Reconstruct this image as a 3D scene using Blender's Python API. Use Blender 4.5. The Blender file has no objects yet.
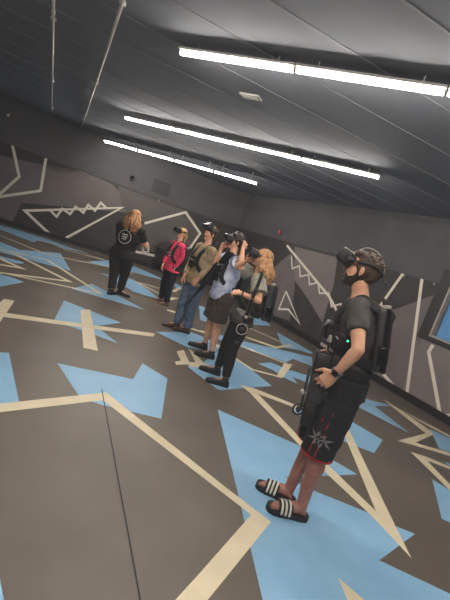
import bpy, bmesh, math, random
from mathutils import Vector, Matrix, Euler, noise
random.seed(7)
V = Vector
BLUE = [[(-6.545,10.425), (-6.142,10.505), (-5.645,10.758), (-4.982,10.932), (-4.209,10.793), (-3.874,11.016), (-4.149,10.549), (-4.272,10.316), (-4.723,10.319), (-4.92,10.114), (-4.744,9.646), (-5.687,9.777), (-6.035,9.659)], [(-5.293,8.435), (-4.76,8.29), (-4.244,8.15), (-3.994,9.456), (-3.022,7.846), (-3.363,7.666), (-3.909,7.449), (-4.157,7.324), (-4.453,7.19)], [(-4.149,6.92), (-3.967,7.019), (-3.615,7.16), (-3.549,7.043), (-3.598,6.863), (-3.836,6.81), (-3.954,6.624)], [(-3.374,5.704), (-3.22,5.821), (-3.113,5.901), (-2.874,5.871), (-2.86,5.244), (-2.86,4.928)], [(-2.393,6.457), (-2.4,7.351), (-2.1,7.19), (-1.771,7.1), (-1.201,6.754)], [(-3.362,9.588), (-3.316,11.237), (-2.852,11.557), (-2.215,11.287), (-1.655,10.839), (-2.295,10.482), (-2.903,9.858)], [(-1.505,11.102), (-1.108,10.774), (-0.995,10.383), (-1.269,10.247)], [(-2.736,8.643), (-2.543,8.943), (-2.153,9.303), (-1.67,8.73), (-1.245,8.135), (-1.546,7.977), (-1.845,7.925), (-1.781,7.993), (-2.107,8.227), (-2.547,8.62)], [(-0.776,5.671), (-0.356,6.338), (-0.085,6.312), (0.19,6.166), (0.11,5.701), (-0.28,5.467)], [(-0.172,4.815), (-0.027,4.897), (0.159,5.879), (0.282,5.923), (0.489,5.687), (0.927,5.059), (0.272,4.292), (0.237,4.29), (-0.152,4.672)], [(0.28,3.758), (1.093,3.59), (1.367,3.55), (1.604,3.42), (1.253,3.188), (0.88,2.953), (1.129,2.898), (1.508,2.86), (1.707,2.806), (1.863,2.791), (1.435,2.353), (1.858,2.271), (2.25,2.196), (1.902,1.703), (0.711,1.345), (0.641,1.759), (0.498,2.57)], [(1.872,4.807), (2.223,4.502), (1.962,4.033), (1.599,4.063), (1.397,4.268), (1.535,4.855)], [(0.767,5.88), (0.986,6.199), (1.231,6.126), (1.684,6.211), (1.605,5.763), (1.305,5.817), (1.335,5.54), (1.133,5.637), (0.997,5.818)], [(1.129,4.513), (1.248,4.584), (1.246,4.331), (1.18,4.359)], [(2.204,6.043), (2.29,5.998), (2.596,6.042), (2.966,6.137), (2.548,5.781), (2.797,5.084), (2.13,5.494), (2.037,5.548)], [(2.675,7.125), (2.834,6.933), (2.6,6.79)], [(3.314,5.612), (3.586,5.472), (3.824,5.392), (3.526,4.881), (3.099,4.89)], [(2.96,4.494), (3.096,4.5), (3.255,4.52), (3.145,4.328), (3.013,4.346)], [(2.522,3.887), (2.709,3.695), (2.984,3.503), (2.693,3.059), (2.465,3.099), (2.253,3.156)], [(-0.245,10.511), (0.893,10.913), (1.224,9.528), (0.689,8.783), (-0.094,8.473)], [(1.319,8.998), (1.692,8.531), (2.014,8.075), (1.923,7.913), (1.691,7.89), (1.372,7.623), (1.324,7.959)], [(-0.008,6.81), (0.568,7.0), (1.92,7.661), (1.792,6.923), (1.448,6.951), (1.275,6.538), (0.549,6.588), (0.019,6.468)], [(-1.25,3.548), (-0.586,3.778), (-0.619,4.279), (-0.297,4.097), (-0.173,3.189), (-0.664,3.073), (-0.833,3.074)], [(-1.909,3.165), (-1.637,3.417), (-1.138,2.712), (-1.349,2.393)], [(-0.566,1.531), (-0.384,1.313), (-0.525,1.26)], [(-2.148,5.64), (-1.257,5.523), (-1.427,5.002), (-1.017,4.639), (-1.823,4.662)], [(-0.509,8.988), (-0.338,8.92), (-0.182,7.515), (-0.316,7.476)], [(-5.963,8.158), (-5.459,9.216), (-4.864,8.282), (-5.255,7.247)]]
CREAM = [[(-1.43,2.326), (-0.697,3.31), (0.413,2.557), (0.725,2.36), (0.307,1.523), (0.149,1.439), (0.321,1.789), (0.594,2.36), (-0.669,3.158), (-1.363,2.24)], [(-1.828,5.47), (-1.753,5.633), (-1.098,4.186), (-1.24,4.134)], [(-2.536,4.807), (-2.439,4.874), (-1.969,3.687), (-2.259,4.004)], [(-2.239,4.361), (-1.778,4.725), (-0.77,5.574), (-0.756,5.39), (-1.716,4.594), (-2.177,4.222)], [(0.498,4.677), (0.662,4.731), (1.221,4.65), (1.851,4.587), (1.726,4.34), (1.195,4.554), (0.72,4.584)], [(0.498,4.677), (0.72,4.584), (1.119,3.766), (1.604,2.913), (1.705,2.485), (1.548,2.816), (1.274,3.246), (1.093,3.59), (0.621,4.524)], [(1.708,4.505), (1.803,4.498), (1.717,2.817), (1.705,2.485), (1.604,2.913)], [(2.892,6.376), (3.047,6.09), (3.296,5.499), (3.257,5.382), (2.749,4.799), (3.266,4.873), (3.553,4.928), (3.483,4.808), (3.208,4.764), (2.459,4.647), (3.124,5.322), (2.923,6.129)], [(3.047,6.09), (3.392,5.816), (3.649,5.59), (3.857,5.448), (3.811,5.369), (3.605,5.507), (3.344,5.714)], [(2.526,4.426), (2.716,4.446), (3.011,4.395), (3.277,4.357), (3.224,4.269), (2.971,4.321), (2.677,4.331), (2.724,3.859), (2.769,3.506), (2.683,3.363), (2.642,3.752)], [(1.228,6.415), (1.388,6.554), (1.119,5.561), (1.018,5.517)], [(0.608,7.425), (1.179,7.47), (1.533,8.132), (1.603,8.111), (1.164,7.285), (0.608,7.324)], [(1.099,2.079), (1.284,1.935), (1.125,1.875)], [(-0.369,5.104), (-0.3,5.277), (-0.139,4.794), (-0.289,4.597), (-0.32,4.702), (-0.26,4.799)], [(-0.261,5.437), (-0.175,5.334), (0.012,5.03), (0.099,4.954), (-0.039,4.774), (-0.103,4.984)], [(-0.164,4.85), (-0.05,4.984), (-0.005,4.813), (-0.129,4.689)]]
STROKES = [([(-5.705,9.164), (-5.212,9.015), (-4.032,8.709), (-3.505,9.163), (-2.928,9.933)], 0.07), ([(-4.546,7.524), (-4.309,7.566), (-4.022,7.587), (-2.641,6.917), (-3.281,5.92), (-3.38,5.751)], 0.09), ([(-4.18,7.685), (-3.635,8.109), (-2.735,7.381), (-2.029,6.823)], 0.08), ([(-3.293,5.938), (-2.384,6.567), (-2.029,6.823)], 0.07), ([(-3.986,6.763), (-3.836,6.81), (-3.363,6.661), (-3.589,6.414), (-3.698,6.319)], 0.1), ([(-4.951,10.24), (-4.673,10.4), (-4.185,10.222), (-3.788,10.449), (-3.362,10.788)], 0.08), ([(-1.439,9.426), (-1.993,9.118), (-1.269,8.6)], 0.08), ([(-0.938,7.353), (-0.511,7.463)], 0.14), ([(-1.087,8.433), (-1.062,8.807), (-0.855,8.966)], 0.1), ([(-1.217,9.562), (-1.199,10.475), (-1.005,10.391)], 0.08), ([(-2.628,10.374), (-2.429,10.075)], 0.12), ([(0.441,8.298), (0.747,8.329), (1.354,8.053)], 0.07), ([(0.297,7.376), (0.608,7.391)], 0.07), ([(0.189,6.5), (0.549,6.561), (1.3,6.453)], 0.07), ([(1.083,5.585), (0.665,5.471), (0.474,5.669), (0.097,6.101)], 0.07), ([(-0.374,6.595), (-0.08,6.618)], 0.09), ([(-0.226,6.673), (-0.052,6.693)], 0.07)]
RW_GREY = [('a', [(2.567,1.267), (3.063,1.781), (3.326,1.596), (3.708,0.957), (3.94,0.223), (2.533,0.055)]), ('b', [(3.108,1.96), (4.704,1.988), (4.893,1.399), (4.998,0.545), (4.31,0.876), (3.574,1.181)]), ('a', [(6.301,1.106), (6.581,1.365), (7.159,1.799), (8.641,2.888), (9.864,-0.28), (8.306,-0.033), (7.36,-0.023), (6.386,0.025)]), ('b', [(7.247,0.656), (7.335,1.243), (7.854,1.181), (8.371,0.006), (7.386,0.01)])]
LW_GREY = [('a', [(7.084,1.723), (6.827,1.686), (6.144,1.777), (5.604,1.754), (5.103,1.826), (4.908,2.02), (4.016,1.977), (3.743,1.822), (3.416,1.505), (3.337,1.373), (5.953,0.722), (6.076,0.678), (6.168,0.09), (6.96,0.039)]), ('c', [(3.846,1.978), (1.645,1.983), (1.757,1.929), (2.793,1.232), (3.308,1.343), (3.556,1.436)]), ('c', [(2.918,1.143), (2.213,1.754), (1.791,1.932), (1.401,1.752), (1.163,1.448), (1.234,0.971), (2.109,0.945), (2.712,0.374)])]
RW_STROKES = [([(3.414,0.841), (3.392,0.353), (3.754,0.461), (4.307,0.288), (3.414,0.841)], 0.05), ([(2.783,1.933), (4.911,1.125), (5.451,0.799)], 0.06), ([(3.122,1.713), (3.333,1.42), (3.563,1.542), (3.734,1.307), (4.003,1.42), (4.154,1.211), (4.403,1.325), (4.575,1.114), (4.854,1.193), (5.074,0.948), (5.299,1.081), (5.451,0.799)], 0.04), ([(6.468,2.067), (6.231,1.246)], 0.06), ([(6.848,2.087), (7.471,0.037)], 0.06), ([(6.459,0.39), (6.763,0.263), (7.379,0.044)], 0.06), ([(7.53,1.05), (7.51,0.916), (8.111,0.067), (8.22,0.161), (8.451,0.369)], 0.06)]
LW_STROKES = [([(6.607,2.027), (6.281,1.33), (6.611,0.741), (6.697,0.593)], 0.07), ([(5.788,2.015), (5.708,1.161), (6.596,0.674), (6.737,0.596)], 0.07), ([(4.837,0.075), (3.581,1.437), (5.946,0.52), (5.077,0.036)], 0.07), ([(5.363,0.743), (5.158,0.625), (5.075,0.882), (4.851,0.808), (4.762,1.05), (4.529,0.958), (4.461,1.214), (4.249,1.114), (4.156,1.381), (3.967,1.281)], 0.06), ([(2.837,1.222), (1.773,1.932), (1.139,1.477), (1.297,0.958)], 0.07), ([(2.84,0.347), (2.269,0.4)], 0.07)]
POSE = {
 'near': {'H': 1.7724349292229389,'G': (0.944,2.574,0.0), 'yaw': 162,'yh': 163,'pitch': 3,'roll': 0,'feet': [(0.018,-0.068,186), (-0.053,0.064,166)], 'j': {'head': (-0.188,0.069,1.652), 'neck': (-0.121,0.044,1.462), 'pelvis': (-0.025,0.009,0.906), 'chest': (-0.079,0.029,1.267), 'elL': (-0.156,-0.326,1.218), 'wrL': (-0.197,-0.247,1.037), 'haL': (-0.226,-0.215,0.97), 'elR': (-0.018,0.273,1.104), 'wrR': (-0.133,0.155,1.08), 'haR': (-0.158,0.143,1.045), 'shL': (-0.178,-0.132,1.417), 'shR': (-0.063,0.22,1.417), 'hipL': (-0.053,-0.076,0.906), 'hipR': (0.003,0.095,0.906), 'anL': (-0.027,-0.073,0.085), 'knL': (-0.063,-0.067,0.488), 'anR': (-0.097,0.075,0.085), 'knR': (-0.072,0.092,0.488)}},
 'right': {'H': 1.5895618005312493,'G': (0.289,4.61,0.0), 'yaw': 182,'yh': 180,'pitch': 8,'roll': 0,'feet': [(0.056,-0.151,188), (-0.059,0.143,178)], 'j': {'head': (-0.05,0.003,1.481), 'neck': (-0.018,0.001,1.292), 'pelvis': (-0.032,0.002,0.791), 'chest': (-0.005,0.0,1.056), 'elL': (0.054,-0.304,1.06), 'wrL': (-0.165,-0.35,1.079), 'haL': (-0.259,-0.284,1.055), 'elR': (-0.282,0.238,1.306), 'wrR': (-0.198,0.153,1.401), 'haR': (-0.162,0.09,1.434), 'shL': (-0.012,-0.164,1.247), 'shR': (-0.023,0.166,1.247), 'hipL': (-0.028,-0.088,0.791), 'hipR': (-0.035,0.092,0.791), 'anL': (0.011,-0.157,0.085), 'knL': (-0.033,-0.124,0.431), 'anR': (-0.104,0.145,0.085), 'knR': (-0.095,0.118,0.431)}},
 'blue': {'H': 1.6812165737783478,'G': (0.046,5.484,0.0), 'yaw': 205,'yh': 200,'pitch': 0,'roll': 0,'feet': [(0.063,-0.151,195), (-0.066,0.16,185)], 'j': {'head': (-0.161,0.001,1.567), 'neck': (-0.146,0.001,1.363), 'pelvis': (-0.102,0.001,0.824), 'chest': (-0.106,0.001,1.123), 'elL': (-0.014,-0.35,1.353), 'wrL': (-0.048,-0.2,1.524), 'haL': (-0.029,-0.12,1.625), 'elR': (-0.346,0.123,1.218), 'wrR': (-0.323,0.083,1.413), 'haR': (-0.31,0.053,1.502), 'shL': (-0.068,-0.166,1.318), 'shR': (-0.225,0.169,1.318), 'hipL': (-0.064,-0.081,0.824), 'hipR': (-0.14,0.082,0.824), 'anL': (0.02,-0.163,0.085), 'knL': (-0.044,-0.133,0.447), 'anR': (-0.111,0.156,0.085), 'knR': (-0.148,0.109,0.447)}},
 'khaki': {'H': 1.6674637493552547,'G': (-0.448,6.229,0.0), 'yaw': 215,'yh': 222,'pitch': 0,'roll': 0,'feet': [(0.085,-0.015,200), (-0.09,0.046,198)], 'j': {'head': (-0.091,-0.007,1.554), 'neck': (-0.072,-0.005,1.356), 'pelvis': (-0.066,-0.005,0.813), 'chest': (-0.071,-0.005,1.117), 'elL': (0.059,-0.156,1.106), 'wrL': (-0.026,-0.263,0.881), 'haL': (-0.063,-0.265,0.806), 'elR': (-0.235,0.083,1.04), 'wrR': (-0.254,-0.068,0.849), 'haR': (-0.262,-0.089,0.784), 'shL': (0.034,-0.157,1.311), 'shR': (-0.178,0.146,1.311), 'hipL': (-0.014,-0.078,0.813), 'hipR': (-0.117,0.069,0.813), 'anL': (0.043,-0.03,0.085), 'knL': (-0.006,-0.068,0.441), 'anR': (-0.133,0.032,0.085), 'knR': (-0.146,0.036,0.441)}},
 'pink': {'H': 1.4938898981041793,'G': (-1.044,7.618,0.0), 'yaw': 215,'yh': 210,'pitch': 0,'roll': 0,'feet': [(0.077,-0.084,188), (-0.081,0.148,182)], 'j': {'head': (-0.116,-0.016,1.392), 'neck': (-0.098,-0.013,1.215), 'pelvis': (-0.078,-0.011,0.734), 'chest': (-0.082,-0.011,0.988), 'elL': (0.049,-0.135,0.978), 'wrL': (-0.02,-0.164,0.762), 'haL': (-0.046,-0.168,0.676), 'elR': (-0.236,0.069,0.932), 'wrR': (-0.253,-0.055,0.754), 'haR': (-0.259,-0.076,0.694), 'shL': (-0.006,-0.144,1.17), 'shR': (-0.189,0.118,1.17), 'hipL': (-0.026,-0.084,0.734), 'hipR': (-0.129,0.063,0.734), 'anL': (0.032,-0.09,0.085), 'knL': (-0.017,-0.102,0.403), 'anR': (-0.126,0.146,0.085), 'knR': (-0.148,0.091,0.403)}},
 'staff': {'H': 1.5162248179891096,'G': (-1.905,7.081,0.0), 'yaw': 78,'yh': 48,'pitch': 0,'roll': 0,'feet': [(-0.037,-0.135,75), (0.018,0.174,5)], 'j': {'head': (-0.005,-0.001,1.413), 'neck': (-0.021,-0.006,1.238), 'pelvis': (-0.045,-0.012,0.732), 'chest': (-0.024,-0.006,1.012), 'elL': (-0.143,0.024,0.953), 'wrL': (-0.057,0.254,0.873), 'haL': (-0.001,0.321,0.874), 'elR': (0.208,0.056,1.038), 'wrR': (0.269,0.197,0.967), 'haR': (0.272,0.249,1.006), 'shL': (-0.217,0.036,1.193), 'shR': (0.175,-0.047,1.193), 'hipL': (-0.153,0.011,0.732), 'hipR': (0.063,-0.035,0.732), 'anL': (-0.025,-0.092,0.085), 'knL': (-0.083,-0.017,0.402), 'anR': (0.063,0.178,0.085), 'knR': (0.068,0.098,0.402)}},
}


COL = bpy.context.scene.collection
CAM_H = 1.55
PITCH = math.radians(7.928)
ROLL = math.radians(19.239)
CEIL = 3.12
CORNER = V((-.35, 13.2, 0))
DR = V((1, -1.70, 0)).normalized()
DL = V((-1, -.40, 0)).normalized()

# ------------------------------------------------------------------ materials
MATS = {}
def mat(name, col, rough=.7, col2=None, scale=20, bump=0, bscale=60, metal=0, emit=0, ecol=None, detail=4, stretch=None, spec=.5, contrast=(.35, .65)):
    if name in MATS: return MATS[name]
    m = bpy.data.materials.new(name); m.use_nodes = True
    nt = m.node_tree; b = nt.nodes['Principled BSDF']
    b.inputs['Base Color'].default_value = (*col, 1)
    b.inputs['Roughness'].default_value = rough
    b.inputs['Metallic'].default_value = metal
    b.inputs['Specular IOR Level'].default_value = spec
    tc = nt.nodes.new('ShaderNodeTexCoord')
    mp = nt.nodes.new('ShaderNodeMapping'); nt.links.new(tc.outputs['Object'], mp.inputs['Vector'])
    if stretch: mp.inputs['Scale'].default_value = stretch
    if col2 is None: col2 = tuple(c * .88 for c in col)
    n = nt.nodes.new('ShaderNodeTexNoise'); n.inputs['Scale'].default_value = scale; n.inputs['Detail'].default_value = detail
    nt.links.new(mp.outputs[0], n.inputs['Vector'])
    r = nt.nodes.new('ShaderNodeValToRGB')
    r.color_ramp.elements[0].position = contrast[0]; r.color_ramp.elements[1].position = contrast[1]
    r.color_ramp.elements[0].color = (*col2, 1); r.color_ramp.elements[1].color = (*col, 1)
    nt.links.new(n.outputs['Fac'], r.inputs['Fac']); nt.links.new(r.outputs['Color'], b.inputs['Base Color'])
    if bump:
        n2 = nt.nodes.new('ShaderNodeTexNoise'); n2.inputs['Scale'].default_value = bscale; n2.inputs['Detail'].default_value = 6
        nt.links.new(mp.outputs[0], n2.inputs['Vector'])
        bp = nt.nodes.new('ShaderNodeBump'); bp.inputs['Strength'].default_value = bump; bp.inputs['Distance'].default_value = .01
        nt.links.new(n2.outputs['Fac'], bp.inputs['Height']); nt.links.new(bp.outputs['Normal'], b.inputs['Normal'])
    if emit:
        b.inputs['Emission Color'].default_value = (*(ecol or col), 1); b.inputs['Emission Strength'].default_value = emit
    MATS[name] = m
    return m

def srgb(r, g, b):
    f = lambda c: (c / 255 / 12.92) if c / 255 <= .04045 else ((c / 255 + .055) / 1.055) ** 2.4
    return (f(r), f(g), f(b))

M_floor = mat('floor vinyl', srgb(100, 91, 83), .42, srgb(88, 80, 73), 1.3, .12, 180, detail=8, spec=.35)
M_blue = mat('blue floor vinyl', srgb(134, 177, 211), .45, srgb(125, 168, 202), 3, .05, 120, spec=.35)
M_cream = mat('cream floor vinyl', srgb(216, 204, 178), .5, srgb(206, 193, 166), 5, .05, 120, spec=.3)
M_seam = mat('dark floor seam', srgb(34, 31, 30), .8)
M_wdark = mat('charcoal wall vinyl', srgb(58, 54, 53), .6, srgb(50, 47, 46), 3, .05, 60)
M_wgrey = mat('mauve grey wall vinyl', srgb(112, 103, 102), .6, srgb(102, 94, 94), 2, .05, 60)
M_wgrey2 = mat('light mauve grey wall vinyl', srgb(124, 114, 113), .6, srgb(116, 107, 107), 2, .05, 60)
M_wgrey3 = mat('mid grey wall vinyl', srgb(92, 86, 85), .6, srgb(84, 78, 78), 2, .05, 60)
M_wline = mat('pale wall vinyl stripe', srgb(228, 220, 208), .6, srgb(218, 210, 198), 6)
M_upper = mat('dark upper wall paint', srgb(84, 83, 86), .75, srgb(78, 77, 80), 2, .1, 90)
M_ceil = mat('dark grey ceiling paint', srgb(134, 137, 147), .8, srgb(127, 130, 140), 1.2, 0, 50, spec=.2)
M_rib = mat('ceiling joint trim', srgb(138, 140, 148), .7)
M_conduit = mat('painted conduit', srgb(176, 174, 170), .4)
M_base = mat('black baseboard', srgb(30, 29, 29), .45)
M_basetop = mat('grey baseboard lip', srgb(88, 84, 82), .35)
M_tube = mat('lit diffuser', (1, .95, .86), .5, emit=64, ecol=(1, .93, .82))
M_fix = mat('white fixture metal', srgb(190, 188, 184), .4)
M_black = mat('black plastic', srgb(27, 27, 29), .42, srgb(22, 22, 24), 30, .1, 200)
M_black2 = mat('dark grey plastic', srgb(50, 50, 53), .45, srgb(42, 42, 45), 30)
M_web = mat('black webbing', srgb(25, 25, 27), .8, srgb(18, 18, 20), 90, .3, 300)
M_gloss = mat('glossy black plastic', srgb(16, 16, 18), .12)
M_silver = mat('silver grey plastic', srgb(176, 172, 166), .35)
M_white = mat('white plastic', srgb(222, 218, 208), .4)
M_led = mat('green indicator', (.05, 1, .3), .4, emit=3, ecol=(.05, 1, .3))
M_skin = mat('skin', srgb(226, 174, 146), .5, srgb(214, 158, 130), 18, .06, 120, spec=.35)
M_skin_leg = mat('reddish leg skin', srgb(172, 122, 108), .5, srgb(150, 98, 88), 14, .06, 120, spec=.35)
M_lip = mat('lips', srgb(168, 92, 84), .45)
M_eyew = mat('eye white', srgb(220, 214, 206), .25)
M_eyed = mat('eye iris', srgb(40, 28, 22), .2)
M_hairbr = mat('brown hair', srgb(84, 62, 46), .6, srgb(54, 40, 31), 60, .6, 90, stretch=(1, 1, .35), contrast=(.3, .7))
M_hairdk = mat('dark brown hair', srgb(50, 38, 32), .6, srgb(28, 22, 20), 60, .8, 90, stretch=(1, 1, .35))
M_hairau = mat('auburn blonde hair', srgb(200, 150, 104), .55, srgb(134, 86, 52), 55, .9, 80, stretch=(1, 1, .12), contrast=(.3, .7))
M_hairbl = mat('light blonde hair', srgb(206, 170, 120), .55, srgb(140, 100, 62), 55, .9, 80, stretch=(1, 1, .15), contrast=(.3, .7))
M_hairlb = mat('golden brown hair', srgb(196, 150, 104), .55, srgb(120, 80, 50), 55, .9, 80, stretch=(1, 1, .12), contrast=(.3, .7))
M_beard = mat('dark beard hair', srgb(48, 34, 28), .8, srgb(30, 22, 18), 120, .8, 160)
def cloth(name, c, c2=None, sc=14, rough=.9): return mat(name, c, rough, c2, sc, .35, 160)
M_tee_char = cloth('charcoal heather cotton', srgb(74, 71, 69), srgb(54, 52, 51))
M_tee_black = cloth('black cotton', srgb(32, 31, 32), srgb(25, 24, 25))
M_tee_grey = cloth('grey heather cotton', srgb(158, 156, 146), srgb(122, 120, 112), 70)
M_tank = cloth('olive grey cotton', srgb(70, 70, 62), srgb(52, 52, 46))
M_tee_blue = cloth('pale blue tie dyed cotton', srgb(206, 212, 230), srgb(124, 140, 182), 9)
M_pink = cloth('coral pink jersey', srgb(236, 72, 112), srgb(216, 54, 94))
M_khaki = cloth('khaki knit', srgb(176, 156, 126), srgb(150, 130, 102))
M_short_blk = cloth('black mesh shorts fabric', srgb(30, 29, 34), srgb(22, 21, 26))
M_red = cloth('red piping', srgb(170, 30, 34))
M_short_br = cloth('dark taupe twill', srgb(78, 68, 64), srgb(64, 56, 53))
M_jeans = cloth('blue denim', srgb(104, 122, 146), srgb(64, 80, 106), 12)
M_navy = cloth('dark navy denim', srgb(36, 40, 52), srgb(27, 30, 40))
M_pant_blk = cloth('black stretch cotton', srgb(24, 24, 26), srgb(18, 18, 20))
M_pant_ch = cloth('faded black cotton', srgb(44, 42, 43), srgb(34, 33, 34))
M_shoe_blk = mat('black shoe canvas', srgb(26, 26, 28), .6, srgb(20, 20, 22), 30)
M_shoe_br = mat('brown shoe leather', srgb(92, 58, 44), .45, srgb(66, 42, 34), 20)
M_shoe_gr = mat('taupe shoe canvas', srgb(110, 84, 76), .6, srgb(90, 68, 62), 30)
M_sole_w = mat('pale rubber', srgb(170, 158, 146), .6)
M_sole_b = mat('black rubber', srgb(18, 18, 19), .6)

# ------------------------------------------------------------------ linking helpers
def link(name, me, mats=(), parent=None):
    o = bpy.data.objects.new(name, me); COL.objects.link(o)
    if me is not None:
        for m in mats: me.materials.append(m)
    if parent: o.parent = parent
    return o
def from_bm(name, bm, mats, parent=None, smooth=False):
    bmesh.ops.recalc_face_normals(bm, faces=bm.faces)
    me = bpy.data.meshes.new(name); bm.to_mesh(me); bm.free()
    if smooth:
        for p in me.polygons: p.use_smooth = True
    return link(name, me, mats if isinstance(mats, (list, tuple)) else [mats], parent)
def tag(o, label=None, cat=None, group=None, kind=None):
    if label: o['label'] = label
    if cat: o['category'] = cat
    if group: o['group'] = group
    if kind: o['kind'] = kind
    return o
def empty(name, loc=(0, 0, 0)):
    o = bpy.data.objects.new(name, None); COL.objects.link(o); o.location = loc; o.empty_display_size = .1
    return o

# ------------------------------------------------------------------ shape helpers
def frame(d, hint=V((0, 0, 1))):
    z = d.normalized(); x = hint.cross(z)
    if x.length < 1e-4: x = V((1, 0, 0)).cross(z)
    x.normalize(); y = z.cross(x)
    return x, y, z
def rot_from(x, y, z): return Matrix((x, y, z)).transposed()
def box(bm, c, size, R=None, bevel=0, seg=2, mi=0):
    r = bmesh.ops.create_cube(bm, size=1)
    vs = r['verts']
    for v in vs: v.co = V((v.co.x * size[0], v.co.y * size[1], v.co.z * size[2]))
    fs = list({f for v in vs for f in v.link_faces})
    if bevel:
        es = list({e for v in vs for e in v.link_edges})
        rr = bmesh.ops.bevel(bm, geom=es, offset=bevel, segments=seg, affect='EDGES', profile=.6)
        vs = list({v for f in rr['faces'] for v in f.verts} | set(v for v in vs if v.is_valid))
        fs = list({f for v in vs for f in v.link_faces})
    for v in vs: v.co = (R @ v.co if R else v.co) + V(c)
    for f in fs: f.material_index = mi
    return vs
def ball(bm, c, r, R=None, seg=16, mi=0):
    rx, ry, rz = (r, r, r) if isinstance(r, (int, float)) else r
    vs = bmesh.ops.create_uvsphere(bm, u_segments=seg, v_segments=max(6, seg // 2 + 2), radius=1)['verts']
    for v in vs:
        p = V((v.co.x * rx, v.co.y * ry, v.co.z * rz)); v.co = (R @ p if R else p) + V(c)
    for f in {f for v in vs for f in v.link_faces}: f.material_index = mi
def rings(bm, secs, n=16, cap=True, mi=0, power=2.0):
    """secs: (centre, half_axis_a, half_axis_b) vectors; a closed skin through the ellipses"""
    loops = []
    for c, a, b in secs:
        L = []
        for i in range(n):
            t = 2 * math.pi * i / n; ct, st = math.cos(t), math.sin(t)
            k = 2 / power
            L.append(bm.verts.new(V(c) + a * math.copysign(abs(ct) ** k, ct) + b * math.copysign(abs(st) ** k, st)))
        loops.append(L)
    for A, B in zip(loops, loops[1:]):
        for i in range(n):
            f = bm.faces.new((A[i], A[(i + 1) % n], B[(i + 1) % n], B[i])); f.material_index = mi
    if cap:
        f = bm.faces.new(loops[0][::-1]); f.material_index = mi
        f = bm.faces.new(loops[-1]); f.material_index = mi
def cone(bm, p0, p1, r0, r1, n=14, mi=0):
    p0, p1 = V(p0), V(p1); x, y, z = frame(p1 - p0)
    rings(bm, [(p0, x * r0, y * r0), (p1, x * r1, y * r1)], n, mi=mi)
def limb(bm, pts, n=14):
    """tapered chain with round joints"""
    for p, r in pts: ball(bm, p, r, seg=n)
    for (p, r), (q, s) in zip(pts, pts[1:]): cone(bm, p, q, r, s, n)
def tube(bm, pts, r, n=8, mi=0, flat=None, hint=V((0, 0, 1))):
    """tube along a path; flat=(w,t) gives a strap cross-section whose thin side follows hint (or a function of the point)"""
    pts = [V(p) for p in pts]; secs = []
    for i, p in enumerate(pts):
        d = (pts[min(i + 1, len(pts) - 1)] - pts[max(i - 1, 0)]).normalized()
        h = hint(p) if callable(hint) else hint
        s = d.cross(h)
        if s.length < 1e-3: s = d.cross(V((1, .3, .2)))
        s.normalize(); t = s.cross(d).normalized()
        if flat: secs.append((p, s * flat[0] * .5, t * flat[1] * .5))
        else:
            rr = r[i] if isinstance(r, (list, tuple)) else r
            secs.append((p, s * rr, t * rr))
    rings(bm, secs, n, mi=mi, power=4 if flat else 2)
def torus(bm, c, nrm, R, r, n=32, m=8, mi=0, a0=0, a1=2 * math.pi, hint=V((0, 0, 1))):
    x, y, z = frame(V(nrm), hint)
    full = abs(a1 - a0 - 2 * math.pi) < 1e-6
    L = []
    for i in range(n if full else n + 1):
        a = a0 + (a1 - a0) * i / n; d = x * math.cos(a) + y * math.sin(a)
        L.append([bm.verts.new(V(c) + d * (R + r * math.cos(2 * math.pi * j / m)) + z * r * math.sin(2 * math.pi * j / m)) for j in range(m)])
    k = len(L)
    for i in range(k if full else k - 1):
        A, B = L[i], L[(i + 1) % k]
        for j in range(m):
            f = bm.faces.new((A[j], A[(j + 1) % m], B[(j + 1) % m], B[j])); f.material_index = mi
    if not full:
        bm.faces.new(L[0]); bm.faces.new(L[-1][::-1])
def catmull(pts, k=5):
    pts = [V(p) for p in pts]; P = [pts[0] * 2 - pts[1]] + pts + [pts[-1] * 2 - pts[-2]]; out = []
    for i in range(1, len(P) - 2):
        for j in range(k):
            t = j / k; a, b, c, d = P[i - 1:i + 3]
            out.append(.5 * ((2 * b) + (c - a) * t + (2 * a - 5 * b + 4 * c - d) * t * t + (3 * b - a - 3 * c + d) * t ** 3))
    out.append(pts[-1]); return out

def fuse(name, bm, mats, parent, voxel=.006, smooth=3, disp=None, paint=None):
    """merge overlapping closed volumes into ONE continuous skin, relax it, then wrinkle / colour it"""
    bmesh.ops.recalc_face_normals(bm, faces=bm.faces)
    me = bpy.data.meshes.new('tmp'); bm.to_mesh(me); bm.free()
    o = bpy.data.objects.new('tmp', me); COL.objects.link(o)
    m = o.modifiers.new('r', 'REMESH'); m.mode = 'VOXEL'; m.voxel_size = voxel; m.use_smooth_shade = True
    if smooth:
        s = o.modifiers.new('s', 'SMOOTH'); s.factor = .6; s.iterations = smooth
    dg = bpy.context.evaluated_depsgraph_get(); dg.update()
    me2 = bpy.data.meshes.new_from_object(o.evaluated_get(dg), depsgraph=dg)
    bpy.data.objects.remove(o); bpy.data.meshes.remove(me)
    me2.materials.clear(); me2.name = name
    if disp:
        vn = [v.normal.copy() for v in me2.vertices]
        for v, nn in zip(me2.vertices, vn): v.co = v.co + nn * disp(v.co)
    r = link(name, me2, mats, parent)
    for p in me2.polygons: p.use_smooth = True
    if paint:
        for p in me2.polygons: p.material_index = paint(p.center)
    return r
def folds(amp=.004, sc=(9, 9, 22), seed=0.0):
    def f(p):
        q = V((p.x * sc[0] + seed, p.y * sc[1], p.z * sc[2]))
        return amp * (noise.noise(q) + .5 * noise.noise(q * 2.3))
    return f

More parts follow.
